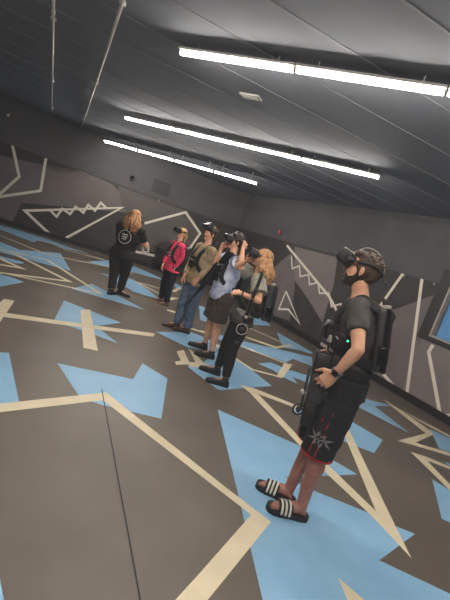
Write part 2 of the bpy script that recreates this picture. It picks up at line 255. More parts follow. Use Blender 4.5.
# ------------------------------------------------------------------ the setting
def clip(poly, P0, N):
    out = []
    for i, a in enumerate(poly):
        b = poly[(i + 1) % len(poly)]
        da, db = (a - P0).dot(N), (b - P0).dot(N)
        if da >= 0: out.append(a)
        if (da >= 0) != (db >= 0): out.append(a + (b - a) * (da / (da - db)))
    return out
NR = V((-DR.y, DR.x, 0)) * -1   # inward normals
NL = V((-DL.y, DL.x, 0))
if NR.dot(V((0, 0, 0)) - CORNER) < 0: NR = -NR
if NL.dot(V((0, 0, 0)) - CORNER) < 0: NL = -NL
LEN_L, LEN_R = 13.0, 19.0
room = [CORNER, CORNER + DL * LEN_L, V((-9.5, -5.5, 0)), CORNER + DR * LEN_R]

def ribbon(pts, w):
    """mitred quads of a tape of width w"""
    pts = [V((p[0], p[1], 0)) for p in pts]; quads = []
    L, R = [], []
    for i, p in enumerate(pts):
        a = (p - pts[i - 1]).normalized() if i else None
        b = (pts[i + 1] - p).normalized() if i < len(pts) - 1 else None
        if a is None: a = b
        if b is None: b = a
        na, nb = V((-a.y, a.x, 0)), V((-b.y, b.x, 0))
        m = (na + nb)
        if m.length < .2: m = na
        m.normalize(); k = min(2.6, 1 / max(.3, m.dot(na)))
        L.append(p + m * w / 2 * k); R.append(p - m * w / 2 * k)
    for i in range(len(pts) - 1): quads.append([L[i], L[i + 1], R[i + 1], R[i]])
    return quads

bm = bmesh.new()
f = bm.faces.new([bm.verts.new(p) for p in room]); f.material_index = 0
geo = bmesh.ops.extrude_face_region(bm, geom=[f])
for g in geo['geom']:
    if isinstance(g, bmesh.types.BMVert): g.co.z -= .05
def floor_poly(pts, z, mi):
    P = [V((p[0], p[1], 0)) for p in pts]
    P = clip(P, CORNER + NL * .03, NL); P = clip(P, CORNER + NR * .03, NR)
    if len(P) < 3: return
    vs = [bm.verts.new((p.x, p.y, z)) for p in P]
    try:
        fc = bm.faces.new(vs)
    except ValueError: return
    fc.material_index = mi
    bmesh.ops.triangulate(bm, faces=[fc])
for i, q in enumerate(BLUE): floor_poly(q, .0006 + .00002 * i, 1)
for i, q in enumerate(CREAM): floor_poly(q, .0018 + .00003 * i, 2)
for i, (q, w) in enumerate(STROKES):
    for k, qq in enumerate(ribbon(q, w)): floor_poly([(p.x, p.y) for p in qq], .0012 + .00003 * i + .000005 * k, 2)
sd = V((-.46, 1, 0)).normalized(); sp = V((-.6, 3.02, 0))
for off in (0, 3.9, -3.9):
    c = sp + V((1, .46, 0)).normalized() * off
    for qq in ribbon([(c - sd * 5), (c + sd * .35)] if off == 0 else [c - sd * 5, c + sd * 9], .008): floor_poly([(p.x, p.y) for p in qq], .002 if off else .0004 if 0 else .0021, 3)
me = bpy.data.meshes.new('floor'); bm.to_mesh(me); bm.free()
me.validate()
for p in me.polygons:
    if p.normal.z < 0 and p.center.z > 0: p.flip()
fl = link('floor', me, [M_floor, M_blue, M_cream, M_seam]); tag(fl, 'dark grey vinyl floor with angular blue and cream graphics', 'floor', kind='structure')

# ceiling with shallow joint trims
bm = bmesh.new()
f = bm.faces.new([bm.verts.new(p + V((0, 0, CEIL))) for p in room])
geo = bmesh.ops.extrude_face_region(bm, geom=[f])
for g in geo['geom']:
    if isinstance(g, bmesh.types.BMVert): g.co.z += .1
ce = from_bm('ceiling', bm, [M_ceil]); tag(ce, 'dark grey painted ceiling with parallel joint lines', 'ceiling', kind='structure')
bm = bmesh.new()
for k in range(1, 30):
    c = CORNER + sd * -1 * .68 * k + V((0, 0, CEIL))
    a, b = c + DL * -9, c + DL * 13
    # keep inside the room
    seg = []
    for P0, N in ((CORNER, NL), (CORNER, NR)):
        da, db = (a - P0).dot(N), (b - P0).dot(N)
        if da < 0: a = a + (b - a) * (da / (da - db))
        elif db < 0: b = a + (b - a) * (da / (da - db))
    if (b - a).length < .5 or a.y < -5: continue
    x, y, z = frame(b - a)
    box(bm, (a + b) / 2 + V((0, 0, -.001)), (.018, (b - a).length - .02, .005), rot_from(V((b - a).normalized().cross(V((0, 0, 1)))), (b - a).normalized(), V((0, 0, 1))))
o = from_bm('joint_trim', bm, [M_rib], ce)

# upper wall above the printed panels + printed panels, per wall
PANEL = 2.03
def wall_pt(d, s, z, n, off): return CORNER + d * s + n * off + V((0, 0, z))
def build_wall(name, d, n, length, greys, strokes, label, holes=None):
    bm = bmesh.new()
    def quad(s0, s1, z0, z1, off, mi):
        f = bm.faces.new([bm.verts.new(wall_pt(d, *c, n, off)) for c in ((s0, z0), (s1, z0), (s1, z1), (s0, z1))]); f.material_index = mi
    if holes is None:
        quad(0, length, PANEL, CEIL, 0, 0); quad(0, length, 0, PANEL, .012, 1); quad(0, length, PANEL, PANEL + .0001, .012, 1)
    else:
        s0, s1, z0, z1 = holes
        for (a, b) in ((0, s0), (s1, length)):
            quad(a, b, PANEL, CEIL, 0, 0); quad(a, b, 0, PANEL, .012, 1)
        quad(s0, s1, z1, CEIL, 0, 0); quad(s0, s1, 0, z0, .012, 1)
    # top edge of the panels
    for a, b in (((0, length),) if holes is None else ((0, holes[0]), (holes[1], length))):
        f = bm.faces.new([bm.verts.new(p) for p in (wall_pt(d, a, PANEL, n, 0), wall_pt(d, b, PANEL, n, 0), wall_pt(d, b, PANEL, n, .012), wall_pt(d, a, PANEL, n, .012))]); f.material_index = 4
    def flat(pts, off, mi):
        P = [V((p[0], p[1], 0)) for p in pts]
        P = clip(P, V((0, PANEL - .004, 0)), V((0, -1, 0))); P = clip(P, V((0, .1, 0)), V((0, 1, 0))); P = clip(P, V((.03, 0, 0)), V((1, 0, 0)))
        if holes:
            s0, s1, z0, z1 = holes
            if all(p.x > s0 - .3 for p in P) and any(p.y > z0 for p in P): P = clip(P, V((0, z0 - .01, 0)), V((0, -1, 0)))
        if len(P) < 3: return
        f = bm.faces.new([bm.verts.new(wall_pt(d, p.x, p.y, n, off)) for p in P]); f.material_index = mi
        bmesh.ops.triangulate(bm, faces=[f])
    code = dict(a=2, b=3, c=5)
    for i, (c, q) in enumerate(greys): flat(q, .0135 + .0004 * i, code[c])
    for i, (q, w) in enumerate(strokes):
        for k, qq in enumerate(ribbon(q, w)): flat([(p.x, p.y) for p in qq], .0165 + .0001 * i + .00002 * k, 4)
    bmesh.ops.recalc_face_normals(bm, faces=[])
    me = bpy.data.meshes.new(name); bm.to_mesh(me); bm.free()
    o = link(name, me, [M_upper, M_wdark, M_wgrey, M_wgrey2, M_wline, M_wgrey3]); tag(o, label, 'wall', kind='structure'); return o
WIN = (7.22, 8.95, 1.09, 2.28)
RWG = []
for c, q in RW_GREY:
    # panels that reach the window stop at its edge
    RWG.append((c, q))
def split_at_window(items):
    out = []
    for c, q in items:
        P = [V((p[0], p[1], 0)) for p in q]
        if max(p.x for p in P) > WIN[0] and max(p.y for p in P) > WIN[2]:
            A = clip(P, V((WIN[0], 0, 0)), V((-1, 0, 0)))
            B = clip(clip(P, V((WIN[0], 0, 0)), V((1, 0, 0))), V((0, WIN[2], 0)), V((0, -1, 0)))
            for Q in (A, B):
                if len(Q) > 2: out.append((c, [(p.x, p.y) for p in Q]))
        else: out.append((c, q))
    return out
build_wall('wall_left', DL, NL, LEN_L, LW_GREY, LW_STROKES, 'long dark wall printed with grey facets and pale jagged lines, left of the corner')
build_wall('wall_right', DR, NR, LEN_R, split_at_window(RWG), RW_STROKES, 'dark wall with mauve facets and pale zigzag behind the nearest man', WIN)
for nm, a, b in (('wall_back', room[1], room[2]), ('wall_front', room[2], room[3])):
    bm = bmesh.new(); d = (b - a)
    bm.faces.new([bm.verts.new(p) for p in (a, b, b + V((0, 0, CEIL)), a + V((0, 0, CEIL)))])
    tag(from_bm(nm, bm, [M_upper]), 'plain dark wall behind the camera', 'wall', kind='structure')
# baseboards
for nm, d, n, ln in (('baseboard_left', DL, NL, LEN_L), ('baseboard_right', DR, NR, LEN_R)):
    bm = bmesh.new()
    c = CORNER + d * ln / 2 + n * .036 + V((0, 0, .075))
    R = rot_from(d, n, V((0, 0, 1))) if d.cross(n).z > 0 else rot_from(-d, n, V((0, 0, 1)))
    box(bm, c, (ln, .044, .15), R, .004, 1)
    box(bm, CORNER + d * ln / 2 + n * .066 + V((0, 0, .012)), (ln, .02, .022), R, .002, 1, mi=1)
    o = from_bm(nm, bm, [M_base, M_basetop]); tag(o, 'black baseboard along the foot of the ' + nm[10:] + ' wall', 'baseboard', kind='structure')

# window in the right wall
s0, s1, z0, z1 = WIN
wn = empty('window_1', CORNER + DR * (s0 + s1) / 2 + V((0, 0, z0))); tag(wn, 'dark framed window in the right wall with blue behind its glass', 'window', kind='structure')
Rw = rot_from(DR, -NR, V((0, 0, 1)))
def wbox(bm, sa, sb, za, zb, oa, ob, mi=0, bev=.003):
    loc = DR * ((sa + sb) / 2 - (s0 + s1) / 2) + NR * ((oa + ob) / 2) + V((0, 0, (za + zb) / 2 - z0))
    box(bm, loc, (sb - sa, ob - oa, zb - za), Rw, bev, 1, mi=mi)
M_case = mat('dark window casing', srgb(48, 46, 46), .5)
bm = bmesh.new(); cw = .20
wbox(bm, s0 - .0, s0 + cw, z0, z1, -.12, .05); wbox(bm, s1 - cw, s1, z0, z1, -.12, .05)
wbox(bm, s0 + cw, s1 - cw, z0, z0 + .07, -.12, .05); wbox(bm, s0 + cw, s1 - cw, z1 - .1, z1, -.12, .05)
from_bm('window_casing', bm, [M_case], wn)
bm = bmesh.new(); a = .028
M_wfr = mat('pale window frame', srgb(176, 168, 160), .45)
wbox(bm, s0 + cw, s0 + cw + a, z0 + .07, z1 - .1, -.1, .055); wbox(bm, s1 - cw - a, s1 - cw, z0 + .07, z1 - .1, -.1, .055)
wbox(bm, s0 + cw + a, s1 - cw - a, z0 + .07, z0 + .07 + a, -.1, .055); wbox(bm, s0 + cw + a, s1 - cw - a, z1 - .1 - a, z1 - .1, -.1, .055)
from_bm('window_frame', bm, [M_wfr], wn)
M_glass = bpy.data.materials.new('window glass'); M_glass.use_nodes = True
_b = M_glass.node_tree.nodes['Principled BSDF']; _b.inputs['Transmission Weight'].default_value = 1; _b.inputs['Roughness'].default_value = .02; _b.inputs['IOR'].default_value = 1.1
bm = bmesh.new(); wbox(bm, s0 + cw + a, s1 - cw - a, z0 + .1, z1 - .13, -.06, -.054, bev=0)
from_bm('window_pane', bm, [M_glass], wn)
M_bluep = mat('self lit blue panel', srgb(140, 178, 206), .5, emit=.22, ecol=srgb(120, 172, 214)); M_tan = mat('tan room stripe', srgb(150, 138, 122), .6)  # panel glows on its own, standing in for light behind the glass
bm = bmesh.new()
wbox(bm, s0 - .1, s1 + .4, z0 - .2, z1 + .2, -.62, -.60, 0, 0)
wbox(bm, s0 - .1, s0 + .02, z0 - .2, z1 + .2, -.62, -.13, 0, 0); wbox(bm, s0 - .1, s1 + .4, z1 + .1, z1 + .2, -.62, -.13, 0, 0); wbox(bm, s0 - .1, s1 + .4, z0 - .2, z0 - .1, -.62, -.13, 1, 0)
wbox(bm, s0 + .50, s0 + .74, z0 - .1, z1 + .1, -.60, -.585, 1, 0); wbox(bm, s0 + .74, s0 + 1.0, z0 - .1, z0 + .5, -.60, -.58, 2, 0)
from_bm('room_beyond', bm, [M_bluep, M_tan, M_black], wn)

# ------------------------------------------------------------------ ceiling fittings
def oriented(d): d = V(d).normalized(); return rot_from(d, V((0, 0, 1)).cross(d).normalized(), V((0, 0, 1)))
rows = [(V((-2.81, 7.74, 0)), V((1.447, 5.85, 0)), 4, 'middle row of ceiling tubes'), (V((-4.27, 10.80, 0)), V((-.152, 9.10, 0)), 4, 'far row of ceiling tubes'),
        (V((-1.143, 4.025, 0)), V((3.13, 2.23, 0)), 4, 'near row of ceiling tubes')]
pl = {'middle row of ceiling tubes': 'middle', 'far row of ceiling tubes': 'far', 'near row of ceiling tubes': 'near'}
ordn = ['leftmost', 'second from the left', 'third from the left', 'rightmost']
fixture = None
def make_fixture(L, drop=.06):
    r = empty('tube_light')
    bm = bmesh.new(); box(bm, (0, 0, .0), (L, .105, .022), None, .005, 2)
    from_bm('housing', bm, [M_fix], r)
    bm = bmesh.new(); rings(bm, [(V((-L / 2 + .012, 0, -.026)), V((0, .021, 0)), V((0, 0, .016))), (V((L / 2 - .012, 0, -.026)), V((0, .021, 0)), V((0, 0, .016)))], 14)
    from_bm('diffuser', bm, [M_tube], r, True)
    for s in (-1, 1):
        bm = bmesh.new(); box(bm, (s * (L / 2 - .006), 0, -.02), (.014, .05, .04), None, .004, 1); from_bm('end_cap', bm, [M_fix], r)
        bm = bmesh.new(); cone(bm, (s * L * .35, 0, .01), (s * L * .35, 0, drop + .01), .006, .006, 8); from_bm('hanger', bm, [M_fix], r)
    return r
def copy_tree(o, parent=None):
    c = o.copy(); COL.objects.link(c)
    if parent: c.parent = parent
    for ch in o.children: copy_tree(ch, c)
    return c
near_fixture = None
for a, b, n, g in sorted(rows, key=lambda q: q[3].startswith('far')):
    d = (b - a); step = d / n
    for k in range(n):
        if g.startswith('far') and k == 0: fixture = o = make_fixture(1.06, .20)
        elif fixture is None: fixture = near_fixture = o = make_fixture(1.150)
        else: o = copy_tree(fixture)
        c = a + step * (k + .5); o.location = (c.x, c.y, CEIL - (.194 if g.startswith('far') else .07))
        o.rotation_euler = (0, 0, math.atan2(d.y, d.x)); o.scale = (step.length * .985 / 1.147,) + (1, 1) if 0 else (1, 1, 1)
        tag(o, 'lit white linear ceiling tube, %s in the %s row' % (ordn[k], pl[g]), 'ceiling light', g)
# unseen tube rows added over and behind the camera to brighten near things
for a, b, lab in ((V((-.7, -.9, 0)), V((3.6, -2.8, 0)), 'farther behind the camera'), (V((-3.6, 1.75, 0)), V((.75, -.15, 0)), 'just over the camera')):
    d = b - a; step = d / 4
    for k in range(4):
        o = copy_tree(near_fixture); c = a + step * (k + .5); o.location = (c.x, c.y, CEIL - .07); o.rotation_euler = (0, 0, math.atan2(d.y, d.x))
        tag(o, 'unseen linear fill tube added in the row ' + lab, 'ceiling light', 'row of added fill tubes ' + lab)

# conduits
def conduit(p0, p1, label):
    p0, p1 = V(p0), V(p1); r = empty('ceiling_conduit', (p0.x, p0.y, CEIL)); d = p1 - p0
    bm = bmesh.new(); cone(bm, (0, 0, -.03), (d.x, d.y, -.03), .014, .014, 12); from_bm('pipe', bm, [M_conduit], r, True)
    n = int(d.length // 3)
    for k in range(1, n + 1):
        q = d.normalized() * 3 * k; u = d.normalized() * .03
        bm = bmesh.new(); cone(bm, V((q.x, q.y, -.03)) - u, V((q.x, q.y, -.03)) + u, .021, .021, 12); from_bm('coupling', bm, [M_conduit], r, True)
        bm = bmesh.new(); box(bm, (q.x + u.x * 8, q.y + u.y * 8, -.016), (.05, .05, .032), None, .004, 1); from_bm('strap_clamp', bm, [M_conduit], r)
    tag(r, label, 'conduit', 'conduits on the ceiling')
conduit((-.25, .7, 0), (-5.2, 11.4, 0), 'bright thin metal conduit on the ceiling, nearer the light tubes')
conduit((-1.2, 1.6, 0), (-5.5, 10.3, 0), 'faint thin metal conduit on the ceiling, left of the bright one')
# white plate on the ceiling
r = empty('ceiling_plate', (-.468, 4.76, CEIL)); R = oriented((1, -.44, 0))
bm = bmesh.new(); box(bm, (0, 0, -.012), (.24, .12, .022), R, .006, 2); from_bm('plate', bm, [M_silver], r)
bm = bmesh.new(); box(bm, (0, 0, -.025), (.18, .07, .006), R, .002, 1); from_bm('lens', bm, [M_white], r)
tag(r, 'small white rectangular plate on the ceiling between the tube rows', 'ceiling plate')
# vent grille on the upper left wall
def on_wall(d, n, s, z, off=0): return CORNER + d * s + n * off + V((0, 0, z))
RL = rot_from(-DL, -NL, V((0, 0, 1))); RR = rot_from(DR, -NR, V((0, 0, 1)))
r = empty('vent_grille', on_wall(DL, NL, 2.68, 2.36)); M_gr = mat('painted grille', srgb(66, 65, 67), .5); M_grd = mat('grille slot', srgb(34, 34, 36), .8)
bm = bmesh.new(); box(bm, NL * .01, (.56, .02, .42), RL, .004, 1); from_bm('grille_frame', bm, [M_gr], r)
for k in range(7):
    bm = bmesh.new(); box(bm, NL * .024 + V((0, 0, -.155 + k * .052)), (.48, .02, .022), RL, .003, 1, 0); from_bm('slat', bm, [M_grd], r)
tag(r, 'dark louvred vent grille high on the left wall', 'vent')
r = empty('wall_sensor', on_wall(DL, NL, 3.55, 2.33))
bm = bmesh.new(); box(bm, NL * .03, (.1, .06, .12), RL, .01, 2); from_bm('mount', bm, [M_black2], r)
bm = bmesh.new(); cone(bm, NL * .05 + V((0, 0, .02)), NL * .13 + V((0, 0, .01)), .04, .05, 16); from_bm('sensor_head', bm, [M_black], r, True)
bm = bmesh.new(); cone(bm, NL * .13 + V((0, 0, .01)), NL * .137 + V((0, 0, .01)), .036, .036, 16); from_bm('sensor_lens', bm, [M_gloss], r, True)
tag(r, 'small black tracking sensor on the left wall beside the vent', 'sensor')
r = empty('smoke_detector', on_wall(DL, NL, 6.876, 2.706))
bm = bmesh.new(); cone(bm, V((0, 0, 0)), NL * .03, .045, .04, 20); from_bm('housing', bm, [M_silver], r, True)
bm = bmesh.new(); cone(bm, NL * .03, NL * .045, .028, .022, 20); from_bm('cap', bm, [M_fix], r, True)
tag(r, 'tiny pale round detector high on the far left wall', 'detector')
r = empty('fire_alarm', on_wall(DR, NR, 2.3, 2.22)); M_rd = mat('alarm red', srgb(150, 40, 48), .4)
bm = bmesh.new(); box(bm, NR * .025, (.11, .05, .14), RR, .008, 2); from_bm('housing', bm, [M_rd], r)
bm = bmesh.new(); box(bm, NR * .056, (.06, .014, .05), RR, .004, 1); from_bm('strobe_lens', bm, [M_silver], r)
tag(r, 'small red alarm on the wall just above the printed panels', 'fire alarm')
# panel screws (small bright studs on the panel tops)
k0 = None
for d, n, s in ((DL, NL, 4.75), (DL, NL, 2.63), (DL, NL, 5.79), (DR, NR, 6.5), (DR, NR, 7.12), (DR, NR, 6.0)):
    bm = bmesh.new(); p = on_wall(d, n, s, 2.0, .016); ball(bm, (0, 0, 0), (.016, .016, .016), seg=8)
    o = from_bm('panel_stud', bm, [M_silver], None, True); o.location = p
    tag(o, 'tiny bright stud at the top edge of the wall panels', 'stud', 'panel studs')
# speaker by the left wall
sc = on_wall(DL, NL, 2.12, 0, .26); r = empty('floor_speaker', sc)
bm = bmesh.new(); box(bm, V((0, 0, .46)), (.34, .28, .50), RL, .02, 2); from_bm('cabinet', bm, [M_black], r)
bm = bmesh.new(); box(bm, NL * .145 + V((0, 0, .46)), (.29, .015, .44), RL, .005, 1); from_bm('speaker_grille', bm, [M_web], r)
for sx in (-1, 1):
    for sy in (-1, 1):
        bm = bmesh.new(); cone(bm, DL * sx * .13 + NL * sy * .10, DL * sx * .11 + NL * sy * .08 + V((0, 0, .23)), .012, .014, 10); from_bm('foot', bm, [M_black2], r)
tag(r, 'black box speaker standing at the wall behind the pink shirted woman', 'speaker')

# ------------------------------------------------------------------ people
def lerp(a, b, t): return a + (b - a) * t
def dirv(deg): a = math.radians(deg); return V((math.cos(a), math.sin(a), 0))
class P: pass
def read_pose(k):
    d = POSE[k]; p = P(); p.H = d['H']; p.G = V(d['G']); p.f = dirv(d['yaw']); p.l = V((-p.f.y, p.f.x, 0)); p.u = V((0, 0, 1))
    for n, q in d['j'].items(): setattr(p, n, V(q))
    p.feet = d['feet']
    fh = dirv(d['yh']); lh = V((-fh.y, fh.x, 0)); a = math.radians(d['pitch'])
    f2 = fh * math.cos(a) + V((0, 0, 1)) * math.sin(a); u2 = lh.cross(f2) * -1
    if u2.z < 0: u2 = -u2
    rl = math.radians(d['roll'])
    l2 = lh * math.cos(rl) + u2 * math.sin(rl); u2 = f2.cross(l2)
    p.hf, p.hl, p.hu = f2, l2, u2
    p.HR = rot_from(f2, l2, u2)
    return p
def hp(p, f, l, u): return p.head + (p.hf * f + p.hl * l + p.hu * u) * p.H      # head space, in body heights
def cp(p, f, l, u): return p.chest + p.f * f + p.l * l + p.u * u                 # chest space, metres

def hand(bm, wr, ha, n, H, curl=(.35, .45, .35), side=1, thumb_in=.3, spread=.08, L=1.0):
    d = (ha - wr).normalized(); n = (n - d * n.dot(d)).normalized(); s = d.cross(n)
    k = .056 * H * L
    rings(bm, [(wr - d * .01 * H, s * .0165 * H, n * .0115 * H), (wr + d * .012 * H, s * .019 * H, n * .0115 * H), (wr + d * k * .6, s * .0245 * H, n * .0105 * H), (wr + d * k, s * .0245 * H, n * .0085 * H), (wr + d * k * 1.08, s * .021 * H, n * .006 * H)], 14, power=2.4)
    for i, ln in enumerate((.040, .046, .043, .034)):
        o = (-.0175 + .0117 * i)
        b = wr + d * k * (1.0 - .06 * abs(i - 1)) + s * o * H * side
        dd = (d + s * side * (i - 1.5) * spread).normalized(); ang = 0; pts = [(b - dd * .008 * H, .0054 * H)]
        ax = dd.cross(n)
        pt = b
        for j, (fr, c) in enumerate(zip((.45, .31, .24), curl)):
            ang += c * (1 + .12 * i)
            e = (dd * math.cos(ang) + n * math.sin(ang)) * ln * fr * H * L
            pts.append((pt.copy(), .0052 * H - j * .0003 * H)); pt = pt + e
        pts.append((pt, .0040 * H)); limb(bm, pts, 10)
    # thumb leaves the side of the palm
    b = wr + d * .016 * H - s * side * .014 * H
    e = (d * .62 - s * side * .72 + n * thumb_in).normalized(); e2 = (d * .85 - s * side * .30 + n * (thumb_in + .15)).normalized()
    limb(bm, [(b, .0095 * H), (b + e * .024 * H, .0072 * H), (b + e * .024 * H + e2 * .024 * H, .0060 * H), (b + e * .024 * H + e2 * .042 * H, .0045 * H)], 10)

def head_vol(bm, p, fem=False, chin=1.0):
    H = p.H; R = p.HR
    ball(bm, hp(p, -.010, 0, .018), (.056 * H, .0435 * H, .047 * H), R, 20)
    ball(bm, hp(p, .010, 0, -.012), (.040 * H, .036 * H, .045 * H), R, 18)
    rings(bm, [(hp(p, .004, 0, -.015), p.hf * .036 * H, p.hl * .036 * H), (hp(p, .008, 0, -.035), p.hf * .034 * H, p.hl * .031 * H), (hp(p, .014, 0, -.052), p.hf * .028 * H, p.hl * .021 * H), (hp(p, .018, 0, -.061), p.hf * .018 * H, p.hl * .012 * H)], 16)
    ball(bm, hp(p, .040, 0, -.054 * chin), (.009 * H, .011 * H, .008 * H), R, 12)
    ball(bm, hp(p, .040, 0, .011), (.010 * H, .030 * H, .007 * H), R, 12)                      # brow
    for s in (-1, 1):
        ball(bm, hp(p, .036, s * .018, -.014), (.010 * H, .012 * H, .009 * H), R, 12)          # cheek
        ball(bm, hp(p, .0395, s * .0165, .0005), (.0062 * H, .0085 * H, .0055 * H), R, 12)     # eye
        ball(bm, hp(p, -.004, s * .0435, -.004), (.010 * H, .0045 * H, .0165 * H), R, 12)      # ear
        ball(bm, hp(p, -.001, s * .0425, -.019), (.005 * H, .004 * H, .006 * H), R, 8)
    limb(bm, [(hp(p, .046, 0, .005), .0048 * H), (hp(p, .056, 0, -.014), .0066 * H)], 10)        # nose
    for s in (-1, 1): ball(bm, hp(p, .051, s * .0065, -.0165), .0050 * H, None, 8)
    ball(bm, hp(p, .0455, 0, -.0315), (.0065 * H, .0135 * H, .0038 * H), R, 10)                   # lips
    ball(bm, hp(p, .0450, 0, -.0372), (.0062 * H, .0115 * H, .0040 * H), R, 10)

TORSO = [(-1, -.050, .080, .056), (0, 0, .094, .066), (0, .35, .082, .060), (0, .7, .086, .063), (0, 1.0, .098, .070), (1, .45, .106, .066), (1, .78, .088, .050), (1, 1.0, .040, .038)]
def torso_secs(p, off=0, hem=None, wide=1.0, belly=0, fem=False):
    H = p.H; out = []
    if hem is not None: out.append((p.pelvis - p.u * hem, p.l * ((.100 * wide) * H + off), p.f * (.074 * H + off)))
    for seg, t, w, d in TORSO:
        if hem is not None and seg == -1: continue
        if seg == -1: c = p.pelvis + p.u * t * H
        elif seg == 0: c = lerp(p.pelvis, p.chest, t)
        else: c = lerp(p.chest, p.neck, t)
        if fem and seg == 0 and .2 < t < .9: w *= .92
        bl = belly * (1 if seg == 0 and 0 <= t < .9 else 0)
        out.append((c + p.f * bl * .5, p.l * (w * wide * H + off), p.f * (d * H + off + bl * .5)))
    return out

def body(p, root, skin, fs=1.0, curlL=(.35, .45, .35), curlR=(.35, .45, .35), nL=None, nR=None, leg_mat=None, bare_feet=False, voxel=.005, fem=False, armk=1.0, legk=1.0):
    H = p.H; bm = bmesh.new()
    rings(bm, torso_secs(p, 0, fem=fem), 24)
    nb = p.neck; jaw = hp(p, -.006, 0, -.035)
    limb(bm, [(nb - p.u * .02 * H, .037 * H), (lerp(nb, jaw, .45), .0305 * H), (jaw, .030 * H)], 16)
    for s, S in ((1, 'L'), (-1, 'R')):
        sh, el, wr, ha = (getattr(p, k + S) for k in ('sh', 'el', 'wr', 'ha'))
        limb(bm, [(lerp(p.neck, sh, .45) - p.u * .004 * H, .030 * H), (sh, .033 * H * armk)], 14)
        limb(bm, [(sh, .033 * H * armk), (lerp(sh, el, .45), .0275 * H * armk), (lerp(sh, el, .85), .0225 * H * armk), (el, .0215 * H * armk), (lerp(el, wr, .22), .0230 * H * armk), (lerp(el, wr, .6), .0185 * H * armk), (wr, .0135 * H * armk)], 14)
        n = (nL if S == 'L' else nR) or (-p.l * s)
        hand(bm, wr, ha, V(n), H, curlL if S == 'L' else curlR, side=(1 if S == 'L' else -1))
        hip, kn, an = (getattr(p, k + S) for k in ('hip', 'kn', 'an'))
        cal = lerp(kn, an, .28) - p.f * .008 * H
        limb(bm, [(hip, .052 * H * legk), (lerp(hip, kn, .4), .047 * H * legk), (lerp(hip, kn, .8), .036 * H * legk), (kn, .0315 * H * legk), (cal, .0335 * H * legk), (lerp(kn, an, .65), .0245 * H * legk), (an, .0205 * H * legk)], 16)
        x, y, a = p.feet[0 if S == 'L' else 1]; fd = dirv(a); fl_ = V((-fd.y, fd.x, 0)); h0 = V((x, y, 0)); z0 = .034 if bare_feet else .022
        U = V((0, 0, 1))
        secs = [(.006, .014, .019, .016), (.022, .030, .021, .026), (.045, .034, .021, .030), (.075, .028, .021, .026), (.105, .020, .024, .017), (.128, .014, .025, .012), (.142, .011, .021, .009)]
        rings(bm, [(h0 + fd * t * fs * H + U * (z0 + hh * H * .55), fl_ * w * H, U * th * H * .75) for t, hh, w, th in secs], 14)
        limb(bm, [(an, .0205 * H * legk), (h0 + fd * .03 * H + U * (z0 + .022 * H), .021 * H)], 12)
        if bare_feet:
            for i in range(5):
                o = (.018 - .0095 * i) * (-s if 1 else 1) * -1
                tl = (.158, .157, .152, .146, .139)[i]; r = (.0078, .0056, .0052, .0050, .0046)[i]
                limb(bm, [(h0 + fd * .125 * fs * H - fl_ * o * s * s * H * (1 if S == 'R' else -1) + U * (z0 + .007 * H), r * H), (h0 + fd * tl * fs * H - fl_ * o * H * (1 if S == 'R' else -1) + U * (z0 + .004 * H), r * H)], 8)
    head_vol(bm, p, fem)
    eyes = [hp(p, .0445, s * .0165, .0005) for s in (-1, 1)]; lipc = hp(p, .050, 0, -.0345)
    def paint(c):
        for e in eyes:
            dd = (c - e)
            if abs(dd.dot(p.hl)) < .0036 * H and abs(dd.dot(p.hu)) < .0034 * H and dd.length < .01 * H: return 2
            if abs(dd.dot(p.hl)) < .0070 * H and abs(dd.dot(p.hu)) < .0034 * H and dd.length < .012 * H: return 1
        dd = c - lipc
        if abs(dd.dot(p.hl)) < .0125 * H and abs(dd.dot(p.hu)) < .0052 * H and dd.length < .016 * H: return 3
        if leg_mat and c.z < p.pelvis.z - .12 * H: return 4
        return 0
    p.kneeish = lambda z: (p.knL + p.knR) / 2
    hands = [p.haL, p.haR, p.wrL, p.wrR]
    base = paint
    def paint2(c):
        m = base(c)
        if m == 4 and min((c - h).length for h in hands) < .16 * H: return 0
        return m
    o = fuse('body', bm, [skin, M_eyew, M_eyed, M_lip, leg_mat or skin], root, voxel, 3, None, paint2)
    return o

def shirt(p, root, m, name='shirt', hem=.02, sleeve=.5, off=.014, wide=1.0, flare=0, seed=0, belly=0, slr=1.0, armk=1.0, fem=False, neckh=.2, amp=.006):
    H = p.H; bm = bmesh.new()
    S = torso_secs(p, off, hem=hem, wide=wide, belly=belly, fem=fem)
    S[-1] = (p.neck + p.u * .004, p.l * .052 * H, p.f * .050 * H)
    if flare: c, a, b = S[0]; S[0] = (c, a * (1 + flare), b * (1 + flare))
    rings(bm, S, 28)
    if fem:
        for s in (-1, 1): ball(bm, p.chest + p.f * (.052 * H) + p.l * s * .042 * H - p.u * .004, (.040 * H, .040 * H, .038 * H), None, 14)
    for T in 'LR':
        sh, el, wr = (getattr(p, k + T) for k in ('sh', 'el', 'wr'))
        limb(bm, [(lerp(p.neck, sh, .35) - p.u * .004 * H, .036 * H), (sh, .0415 * H * armk)], 14)
        if sleeve <= 1:
            e = lerp(sh, el, sleeve); cone(bm, sh, e, .0415 * H * armk, .0375 * H * armk * slr, 18)
        else:
            limb(bm, [(sh, .041 * H * armk), (lerp(sh, el, .5), .035 * H * armk), (el, .030 * H * armk), (lerp(el, wr, .3), .030 * H * armk)], 16)
            cone(bm, lerp(el, wr, .3), lerp(el, wr, sleeve - 1), .030 * H * armk, .0215 * H * armk, 16)
    return fuse(name, bm, [m], root, .008, 3, folds(amp, (8, 8, 13), seed))

